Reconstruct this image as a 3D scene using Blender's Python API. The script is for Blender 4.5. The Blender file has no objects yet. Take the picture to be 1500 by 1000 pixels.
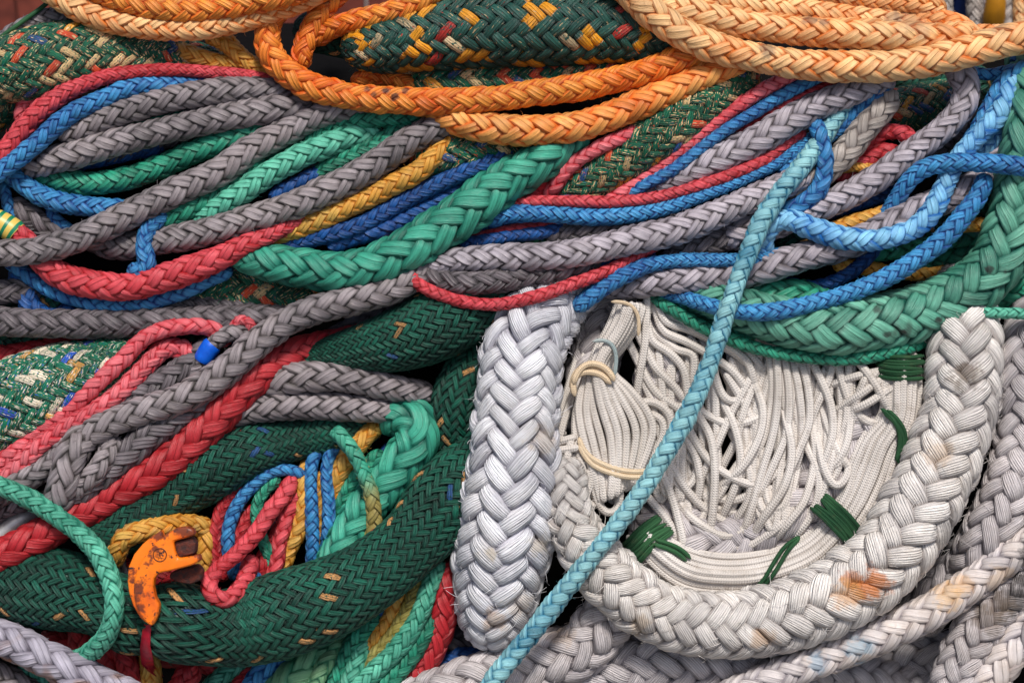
import bpy, math, random
import numpy as np
from mathutils import Vector

random.seed(7)
rng = np.random.default_rng(7)
scene = bpy.context.scene
COL = scene.collection

# ------------------------------------------------------------------ camera, sky, sun, exposure
MM = 0.001                      # one unit of the layout is a millimetre
DIST = 3000.0                   # camera distance from the face of the pile, mm
PITCH = math.radians(30)        # the camera looks down on the sloping pile
VIEW = np.array([0.0, math.cos(PITCH), -math.sin(PITCH)])
UP = np.array([0.0, math.sin(PITCH), math.cos(PITCH)])
RIGHT = np.array([1.0, 0.0, 0.0])
CENTRE = np.array([0.0, 0.0, 1.0])

def place(x, y, z):
    """point of the pile: x across, y down the slope face, z out of the pile (mm)"""
    x = np.asarray(x, float); y = np.asarray(y, float); z = np.asarray(z, float)
    f = (DIST - z) / DIST
    return (CENTRE + np.multiply.outer((x - 750) * f * MM, RIGHT) + np.multiply.outer((500 - y) * f * MM, UP)
            - np.multiply.outer(z * MM, VIEW))

cam_d = bpy.data.cameras.new("camera")
cam = bpy.data.objects.new("camera", cam_d)
COL.objects.link(cam)
cam.location = Vector(CENTRE - VIEW * DIST * MM)
cam.rotation_euler = (math.radians(90) - PITCH, 0, 0)
cam_d.sensor_width = 36
cam_d.lens = 36 * DIST / 1500
cam_d.clip_end = 200
cam_d.dof.use_dof = True
cam_d.dof.focus_distance = DIST * MM - 0.03
cam_d.dof.aperture_fstop = 2.8
scene.camera = cam

SUN_ELEV, SUN_AZ = math.radians(73), math.radians(162)
world = bpy.data.worlds.new("World")
scene.world = world
world.use_nodes = True
nt = world.node_tree
sky = nt.nodes.new("ShaderNodeTexSky")
sky.sky_type = 'NISHITA'
sky.sun_disc = False
sky.sun_elevation = SUN_ELEV
sky.sun_rotation = SUN_AZ
sky.air_density = 1.0
sky.dust_density = 4.0
sky.ozone_density = 1.0
bgn = nt.nodes["Background"]
nt.links.new(sky.outputs[0], bgn.inputs[0])
bgn.inputs[1].default_value = 0.048
sun_d = bpy.data.lights.new("sun", 'SUN')
sun_d.energy = 1.5
sun_d.angle = math.radians(11)
sun_d.color = (1.0, 0.965, 0.91)
sun = bpy.data.objects.new("sun", sun_d)
COL.objects.link(sun)
# direction towards the sun: azimuth measured from +Y clockwise
sdir = Vector((math.sin(SUN_AZ) * math.cos(SUN_ELEV), math.cos(SUN_AZ) * math.cos(SUN_ELEV), math.sin(SUN_ELEV)))
sun.rotation_euler = sdir.to_track_quat('Z', 'Y').to_euler()
sun.location = (0, -2, 4)

scene.view_settings.view_transform = 'Standard'
scene.view_settings.look = 'None'
scene.view_settings.exposure = 1.18
scene.view_settings.gamma = 1
scene.view_settings.use_curve_mapping = False

# ------------------------------------------------------------------ materials
def srgb(r, g, b):
    def f(c):
        c /= 255
        return c / 12.92 if c <= .04045 else ((c + .055) / 1.055) ** 2.4
    return (f(r), f(g), f(b), 1)

class NT:
    def __init__(s, name):
        s.m = bpy.data.materials.new(name); s.m.use_nodes = True
        s.t = s.m.node_tree; s.b = s.t.nodes["Principled BSDF"]
    def n(s, typ, **kw):
        o = s.t.nodes.new(typ)
        for k, v in kw.items(): setattr(o, k, v)
        return o
    def link(s, a, b): s.t.links.new(a, b)
    def math(s, op, a, b=None, clamp=False):
        o = s.n("ShaderNodeMath", operation=op, use_clamp=clamp)
        for i, v in enumerate((a, b)):
            if v is None: continue
            if isinstance(v, (int, float)): o.inputs[i].default_value = v
            else: s.link(v, o.inputs[i])
        return o.outputs[0]
    def mix(s, f, a, b, mode='MIX'):
        o = s.n("ShaderNodeMix", data_type='RGBA', blend_type=mode)
        for i, v in ((0, f), (6, a), (7, b)):
            if isinstance(v, (int, float)): o.inputs[i].default_value = v
            elif isinstance(v, tuple): o.inputs[i].default_value = v
            else: s.link(v, o.inputs[i])
        return o.outputs[2]
    def noise(s, vec, scale, detail=2, rough=.5):
        o = s.n("ShaderNodeTexNoise")
        o.inputs['Scale'].default_value = scale; o.inputs['Detail'].default_value = detail
        o.inputs['Roughness'].default_value = rough
        if vec is not None: s.link(vec, o.inputs['Vector'])
        return o.outputs[0]
    def scalevec(s, vec, sx, sy, sz):
        o = s.n("ShaderNodeVectorMath", operation='MULTIPLY')
        s.link(vec, o.inputs[0]); o.inputs[1].default_value = (sx, sy, sz)
        return o.outputs[0]
    def step(s, v, lo, hi):
        o = s.n("ShaderNodeMapRange", interpolation_type='SMOOTHSTEP')
        s.link(v, o.inputs[0]); o.inputs[1].default_value = lo; o.inputs[2].default_value = hi
        return o.outputs[0]

def rope_mat(name, deep, face, wear=.6, yarns=2.0, twist=0.0, fibre=1.0, rough=.46, dirt=.35, dirtcol=(60, 52, 48), speck=None,
             flecks=None, var=.42, spec=.5, stain=None, second=None, pick_var=.15, lum=.22, bump=.0022, groove=.5, marks=()):
    """braided strand: 'deep' dye in the lay, 'face' weathered colour on the crowns; flecks = [(share, colour)...] per pick"""
    k = NT(name)
    st = k.n("ShaderNodeAttribute", attribute_name="st").outputs['Vector']
    at = k.n("ShaderNodeAttribute", attribute_name="pk")
    sep = k.n("ShaderNodeSeparateColor"); k.link(at.outputs['Color'], sep.inputs[0])
    pick, crown, strand = sep.outputs[0], sep.outputs[1], sep.outputs[2]
    geo = k.n("ShaderNodeTexCoord").outputs['Object']
    # local coordinates: x along strand, y across, z out (in strand half widths)
    s3 = k.n("ShaderNodeSeparateXYZ"); k.link(st, s3.inputs[0])
    fine = k.noise(k.scalevec(st, .35, 9, 5), 1.0, 3, .6)
    mid = k.noise(k.scalevec(st, .22, 2.2, 2), 1.0, 2, .5)
    big = k.step(k.noise(geo, 7.0, 4, .65), .3, .7)
    spot = k.noise(geo, 45.0, 3, .65)
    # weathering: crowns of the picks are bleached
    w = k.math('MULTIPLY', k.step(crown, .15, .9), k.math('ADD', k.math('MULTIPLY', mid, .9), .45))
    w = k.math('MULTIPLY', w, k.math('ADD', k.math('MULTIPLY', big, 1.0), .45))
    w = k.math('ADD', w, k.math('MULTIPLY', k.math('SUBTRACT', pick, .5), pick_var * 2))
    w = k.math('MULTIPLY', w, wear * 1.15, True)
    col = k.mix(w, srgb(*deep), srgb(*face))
    if second:                                     # dye changing along the rope
        f2 = k.step(at.outputs['Alpha'], second[1], second[2])
        col = k.mix(f2, col, k.mix(w, srgb(*second[0]), srgb(*[min(255, c + 50) for c in second[0]])))
    if flecks:
        acc = 0
        part = k.step(k.noise(k.scalevec(st, 1.1, 2.5, 1), 1.0, 1, .5), .36, .44)
        for share, c, full in flecks:
            inside = k.math('MULTIPLY', k.math('GREATER_THAN', pick, acc), k.math('LESS_THAN', pick, acc + share))
            if not full: inside = k.math('MULTIPLY', inside, part)
            col = k.mix(inside, col, srgb(*c)); acc += share
    if speck:
        for q_, (sc0, thr, c) in enumerate(speck):
            sp_ = k.step(k.noise(k.scalevec(st, .6 + .2 * q_, 2.6, 1.5 + q_), sc0, 1, .5), thr, thr + .03)
            col = k.mix(k.math('MULTIPLY', sp_, .92), col, srgb(*c))
    # yarn lay: grime and painted-in shade darken the lines between yarns
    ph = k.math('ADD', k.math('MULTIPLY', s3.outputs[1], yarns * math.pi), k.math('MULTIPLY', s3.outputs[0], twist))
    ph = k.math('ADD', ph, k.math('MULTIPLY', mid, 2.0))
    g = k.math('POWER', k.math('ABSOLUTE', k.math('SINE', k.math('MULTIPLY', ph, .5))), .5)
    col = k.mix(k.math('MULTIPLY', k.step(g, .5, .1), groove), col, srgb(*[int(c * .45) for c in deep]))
    # brightness variation per pick and along fibres
    v = k.math('ADD', k.math('MULTIPLY', fine, var * 1.6), 1 - var * .8)
    v = k.math('MULTIPLY', v, k.math('ADD', k.math('MULTIPLY', strand, .16), .92))
    pv = k.math('FRACT', k.math('MULTIPLY', pick, 17.3))
    v = k.math('MULTIPLY', v, k.math('ADD', k.math('MULTIPLY', pv, lum), 1 - lum * .6))
    vc = k.n("ShaderNodeCombineColor")
    for i in range(3): k.link(v, vc.inputs[i])
    col = k.mix(1.0, col, vc.outputs[0], 'MULTIPLY')
    if dirt:
        d = k.math('MULTIPLY', k.step(k.math('ADD', k.math('MULTIPLY', spot, .5), k.math('MULTIPLY', big, .25)), .30, .58), dirt)
        col = k.mix(d, col, srgb(*dirtcol))
    if stain:
        sc_, thr, amt = stain[1:]
        sn = k.noise(geo, sc_, 2, .5)
        d = k.math('MULTIPLY', k.step(sn, thr, thr + .07), amt)
        d = k.math('MULTIPLY', d, k.math('ADD', k.math('MULTIPLY', fine, 1.2), .2), True)
        col = k.mix(d, col, srgb(*stain[0]))
    for mx, my, mr, mc, ma in marks:               # single stains that stay where they are on the rope
        pt = place(mx, my, 0)
        dd = []
        for ax in (RIGHT, UP):
            dn = k.n("ShaderNodeVectorMath", operation='DOT_PRODUCT'); k.link(geo, dn.inputs[0]); dn.inputs[1].default_value = tuple(ax)
            df = k.math('SUBTRACT', dn.outputs['Value'], float(pt @ ax)); dd.append(k.math('MULTIPLY', df, df))
        rr_ = k.math('SQRT', k.math('ADD', dd[0], dd[1]))
        rr_ = k.math('ADD', k.math('DIVIDE', rr_, mr * MM), k.math('MULTIPLY', k.math('SUBTRACT', spot, .5), 2.6))
        am = k.math('MULTIPLY', k.step(rr_, 1.0, .35), k.math('ADD', k.math('MULTIPLY', fine, .9), .35))
        col = k.mix(k.math('MULTIPLY', am, ma, True), col, srgb(*mc))
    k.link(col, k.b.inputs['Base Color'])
    k.b.inputs['Roughness'].default_value = rough
    k.b.inputs['Specular IOR Level'].default_value = spec
    # relief: yarn grooves plus fibres
    h = k.math('ADD', k.math('MULTIPLY', g, .8), k.math('MULTIPLY', fine, .8 * fibre))
    h = k.math('ADD', h, k.math('MULTIPLY', spot, .25))
    bp = k.n("ShaderNodeBump"); bp.inputs['Strength'].default_value = .9
    bp.inputs['Distance'].default_value = bump
    k.link(h, bp.inputs['Height']); k.link(bp.outputs[0], k.b.inputs['Normal'])
    return k.m

def cord_mat(name, a, b, scale=1.0, rough=.65, dirt=.3, bump=.0011):
    """fine braided sheath of a thin cord: st = (along, cross, around) in radians of the braid lattice"""
    k = NT(name)
    st = k.n("ShaderNodeAttribute", attribute_name="st").outputs['Vector']
    geo = k.n("ShaderNodeTexCoord").outputs['Object']
    s3 = k.n("ShaderNodeSeparateXYZ"); k.link(st, s3.inputs[0])
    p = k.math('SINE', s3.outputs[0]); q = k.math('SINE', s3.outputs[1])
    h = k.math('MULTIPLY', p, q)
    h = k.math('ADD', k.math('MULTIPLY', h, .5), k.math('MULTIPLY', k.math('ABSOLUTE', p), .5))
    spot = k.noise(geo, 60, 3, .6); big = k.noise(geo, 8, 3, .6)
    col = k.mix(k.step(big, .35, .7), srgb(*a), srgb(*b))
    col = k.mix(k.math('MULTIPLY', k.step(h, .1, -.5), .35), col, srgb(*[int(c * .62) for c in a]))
    col = k.mix(k.math('MULTIPLY', k.step(spot, .55, .75), dirt), col, srgb(110, 92, 72))
    k.link(col, k.b.inputs['Base Color'])
    k.b.inputs['Roughness'].default_value = rough
    k.b.inputs['Specular IOR Level'].default_value = .3
    bp = k.n("ShaderNodeBump"); bp.inputs['Strength'].default_value = .9; bp.inputs['Distance'].default_value = bump
    k.link(h, bp.inputs['Height']); k.link(bp.outputs[0], k.b.inputs['Normal'])
    return k.m

GREENDEEP = (2, 46, 35)
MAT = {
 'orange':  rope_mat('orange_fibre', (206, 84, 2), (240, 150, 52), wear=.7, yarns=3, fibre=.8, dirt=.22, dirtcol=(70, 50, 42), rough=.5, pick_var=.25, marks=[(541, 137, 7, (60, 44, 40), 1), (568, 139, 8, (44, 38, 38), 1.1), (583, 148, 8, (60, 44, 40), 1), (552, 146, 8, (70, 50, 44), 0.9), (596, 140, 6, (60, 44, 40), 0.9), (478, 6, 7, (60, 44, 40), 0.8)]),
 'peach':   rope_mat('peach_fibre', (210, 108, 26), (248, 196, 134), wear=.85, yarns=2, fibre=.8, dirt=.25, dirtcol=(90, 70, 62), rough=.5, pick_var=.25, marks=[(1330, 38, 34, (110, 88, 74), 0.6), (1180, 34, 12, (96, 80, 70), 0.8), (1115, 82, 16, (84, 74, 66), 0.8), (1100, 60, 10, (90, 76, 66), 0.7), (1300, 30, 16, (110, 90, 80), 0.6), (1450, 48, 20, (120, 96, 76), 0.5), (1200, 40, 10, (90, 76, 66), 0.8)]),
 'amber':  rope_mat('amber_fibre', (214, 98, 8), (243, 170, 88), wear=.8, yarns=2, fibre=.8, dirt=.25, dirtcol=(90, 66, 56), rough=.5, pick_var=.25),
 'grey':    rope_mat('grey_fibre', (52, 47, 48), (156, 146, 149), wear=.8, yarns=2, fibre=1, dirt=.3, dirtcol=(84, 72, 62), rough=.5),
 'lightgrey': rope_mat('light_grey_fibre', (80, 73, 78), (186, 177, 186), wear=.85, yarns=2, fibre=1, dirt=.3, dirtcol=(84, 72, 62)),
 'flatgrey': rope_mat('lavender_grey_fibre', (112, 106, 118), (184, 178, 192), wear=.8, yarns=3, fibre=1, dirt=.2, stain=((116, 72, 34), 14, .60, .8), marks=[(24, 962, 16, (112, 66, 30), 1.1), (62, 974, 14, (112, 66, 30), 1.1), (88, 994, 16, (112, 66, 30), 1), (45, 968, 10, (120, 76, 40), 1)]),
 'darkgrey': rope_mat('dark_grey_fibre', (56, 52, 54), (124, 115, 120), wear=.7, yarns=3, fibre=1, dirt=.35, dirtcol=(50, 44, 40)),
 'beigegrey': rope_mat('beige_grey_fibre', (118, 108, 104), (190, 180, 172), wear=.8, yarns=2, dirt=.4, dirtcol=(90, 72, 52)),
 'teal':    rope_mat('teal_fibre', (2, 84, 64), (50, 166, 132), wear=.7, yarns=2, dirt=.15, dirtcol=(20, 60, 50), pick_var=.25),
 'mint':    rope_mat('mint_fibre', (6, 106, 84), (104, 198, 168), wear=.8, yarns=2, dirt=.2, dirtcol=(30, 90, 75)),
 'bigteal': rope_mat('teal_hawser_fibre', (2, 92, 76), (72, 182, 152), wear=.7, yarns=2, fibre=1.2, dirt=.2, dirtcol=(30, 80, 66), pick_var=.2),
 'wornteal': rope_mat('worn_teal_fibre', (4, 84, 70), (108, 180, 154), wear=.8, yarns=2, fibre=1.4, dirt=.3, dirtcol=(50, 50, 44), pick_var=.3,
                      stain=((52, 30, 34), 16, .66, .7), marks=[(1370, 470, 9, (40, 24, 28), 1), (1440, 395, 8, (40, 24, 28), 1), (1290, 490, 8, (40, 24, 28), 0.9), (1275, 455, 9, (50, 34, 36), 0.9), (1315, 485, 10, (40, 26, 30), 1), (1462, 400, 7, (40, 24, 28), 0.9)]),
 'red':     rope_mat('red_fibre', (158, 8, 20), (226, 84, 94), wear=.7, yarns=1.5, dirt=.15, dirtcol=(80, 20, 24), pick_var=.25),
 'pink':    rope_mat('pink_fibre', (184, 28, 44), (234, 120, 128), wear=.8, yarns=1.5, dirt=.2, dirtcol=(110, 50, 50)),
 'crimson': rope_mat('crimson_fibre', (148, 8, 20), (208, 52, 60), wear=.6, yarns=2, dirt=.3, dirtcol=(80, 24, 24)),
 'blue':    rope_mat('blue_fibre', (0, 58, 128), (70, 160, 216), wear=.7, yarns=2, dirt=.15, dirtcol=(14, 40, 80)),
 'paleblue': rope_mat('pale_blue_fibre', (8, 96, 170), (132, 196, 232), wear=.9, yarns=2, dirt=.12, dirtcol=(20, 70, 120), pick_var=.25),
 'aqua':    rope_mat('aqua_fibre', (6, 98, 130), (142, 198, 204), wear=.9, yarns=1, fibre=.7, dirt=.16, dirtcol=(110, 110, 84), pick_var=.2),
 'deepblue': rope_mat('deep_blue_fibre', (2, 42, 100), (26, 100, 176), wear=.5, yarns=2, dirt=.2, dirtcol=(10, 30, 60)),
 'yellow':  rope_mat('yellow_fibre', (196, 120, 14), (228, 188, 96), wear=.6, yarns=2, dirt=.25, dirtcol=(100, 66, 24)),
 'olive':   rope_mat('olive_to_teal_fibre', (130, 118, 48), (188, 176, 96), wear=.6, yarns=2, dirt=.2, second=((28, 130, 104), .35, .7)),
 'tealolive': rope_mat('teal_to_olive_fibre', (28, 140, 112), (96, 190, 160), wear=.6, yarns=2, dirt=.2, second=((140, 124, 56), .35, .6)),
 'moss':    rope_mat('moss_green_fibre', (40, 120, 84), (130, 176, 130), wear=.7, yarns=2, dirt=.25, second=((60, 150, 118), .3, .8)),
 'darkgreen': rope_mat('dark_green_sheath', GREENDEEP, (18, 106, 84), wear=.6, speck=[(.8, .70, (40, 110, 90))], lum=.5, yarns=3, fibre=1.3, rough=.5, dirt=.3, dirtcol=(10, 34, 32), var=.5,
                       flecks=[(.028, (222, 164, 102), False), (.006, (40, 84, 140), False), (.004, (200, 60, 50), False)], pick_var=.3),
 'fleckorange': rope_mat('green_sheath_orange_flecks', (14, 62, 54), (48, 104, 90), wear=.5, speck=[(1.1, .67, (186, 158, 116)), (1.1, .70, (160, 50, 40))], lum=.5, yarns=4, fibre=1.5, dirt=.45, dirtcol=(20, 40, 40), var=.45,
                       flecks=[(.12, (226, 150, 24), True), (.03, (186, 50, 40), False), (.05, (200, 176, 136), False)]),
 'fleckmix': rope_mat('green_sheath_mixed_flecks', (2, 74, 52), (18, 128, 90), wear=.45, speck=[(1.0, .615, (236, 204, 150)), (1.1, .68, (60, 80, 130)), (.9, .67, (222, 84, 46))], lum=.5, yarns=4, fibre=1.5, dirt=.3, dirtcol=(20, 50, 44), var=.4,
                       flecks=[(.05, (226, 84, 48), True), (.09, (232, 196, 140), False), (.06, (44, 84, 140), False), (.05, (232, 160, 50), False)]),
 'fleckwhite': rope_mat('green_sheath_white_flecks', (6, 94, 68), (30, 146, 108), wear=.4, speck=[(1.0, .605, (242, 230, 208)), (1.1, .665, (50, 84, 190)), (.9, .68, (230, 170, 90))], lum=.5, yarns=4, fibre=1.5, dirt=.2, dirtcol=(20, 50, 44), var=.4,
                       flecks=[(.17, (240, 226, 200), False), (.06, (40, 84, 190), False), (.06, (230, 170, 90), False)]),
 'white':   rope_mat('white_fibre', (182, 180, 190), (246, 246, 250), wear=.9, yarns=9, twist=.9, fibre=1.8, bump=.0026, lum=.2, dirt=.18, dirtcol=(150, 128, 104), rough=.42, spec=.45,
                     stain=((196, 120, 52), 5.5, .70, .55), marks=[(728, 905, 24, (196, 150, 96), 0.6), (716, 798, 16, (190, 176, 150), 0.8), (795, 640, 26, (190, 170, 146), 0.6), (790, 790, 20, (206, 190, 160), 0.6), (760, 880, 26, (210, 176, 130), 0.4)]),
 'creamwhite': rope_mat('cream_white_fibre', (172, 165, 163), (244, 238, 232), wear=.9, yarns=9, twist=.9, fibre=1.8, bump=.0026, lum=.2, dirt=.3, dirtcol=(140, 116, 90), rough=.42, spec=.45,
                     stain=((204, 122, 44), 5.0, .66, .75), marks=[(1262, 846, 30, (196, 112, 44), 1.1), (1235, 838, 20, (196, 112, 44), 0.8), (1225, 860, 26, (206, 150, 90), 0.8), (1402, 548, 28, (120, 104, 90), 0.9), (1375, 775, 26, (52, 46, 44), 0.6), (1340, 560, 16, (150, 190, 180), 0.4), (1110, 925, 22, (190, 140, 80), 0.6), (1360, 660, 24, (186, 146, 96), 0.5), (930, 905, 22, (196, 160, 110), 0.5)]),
 'shadewhite': rope_mat('shaded_white_fibre', (146, 139, 142), (222, 214, 214), wear=.9, yarns=9, twist=.9, fibre=1.8, bump=.0026, lum=.2, dirt=.35, dirtcol=(120, 100, 84), rough=.5, marks=[(1478, 868, 40, (64, 58, 54), 0.9), (1440, 905, 30, (110, 92, 76), 0.7), (1500, 850, 30, (52, 46, 44), 0.8), (1450, 880, 26, (120, 100, 80), 0.6), (820, 925, 24, (190, 160, 130), 0.5)]),  # greyer copy of the white fibre, shade put into its colour
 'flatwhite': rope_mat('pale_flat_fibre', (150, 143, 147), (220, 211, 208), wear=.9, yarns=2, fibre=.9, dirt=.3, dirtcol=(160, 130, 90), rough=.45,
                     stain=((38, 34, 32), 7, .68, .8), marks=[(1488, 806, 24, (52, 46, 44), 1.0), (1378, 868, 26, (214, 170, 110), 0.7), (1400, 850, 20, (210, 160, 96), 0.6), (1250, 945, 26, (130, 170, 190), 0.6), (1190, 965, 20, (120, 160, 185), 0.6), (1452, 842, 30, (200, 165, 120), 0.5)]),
 'cord': cord_mat('cream_cord_sheath', (194, 186, 178), (222, 215, 209)),
 'greytwine': cord_mat('grey_twine', (150, 165, 165), (200, 205, 200)),
 'beigetwine': cord_mat('beige_twine', (214, 190, 158), (228, 208, 178)),
 'greentwine': cord_mat('green_twine', (22, 66, 38), (50, 98, 60), dirt=.15),
}
SPEC = {
 'aqua': (4, .72, 12, 4), 'paleblue': (4, .68, 12, 4),  # n per direction, tan of lay angle, points round a strand, samples per crossing
 'white': (10, .95, 28, 5), 'creamwhite': (8, .9, 28, 5), 'shadewhite': (8, .64, 20, 4), 'flatwhite': (6, .55, 12, 4), 'flatgrey': (6, .5, 16, 4),
 'bigteal': (6, .55, 12, 4), 'wornteal': (8, .7, 12, 4), 'darkgreen': (16, .8, 6, 3), 'fleckorange': (12, .9, 8, 3),
 'fleckmix': (12, .85, 8, 3), 'fleckwhite': (12, .85, 8, 3),
}
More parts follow.
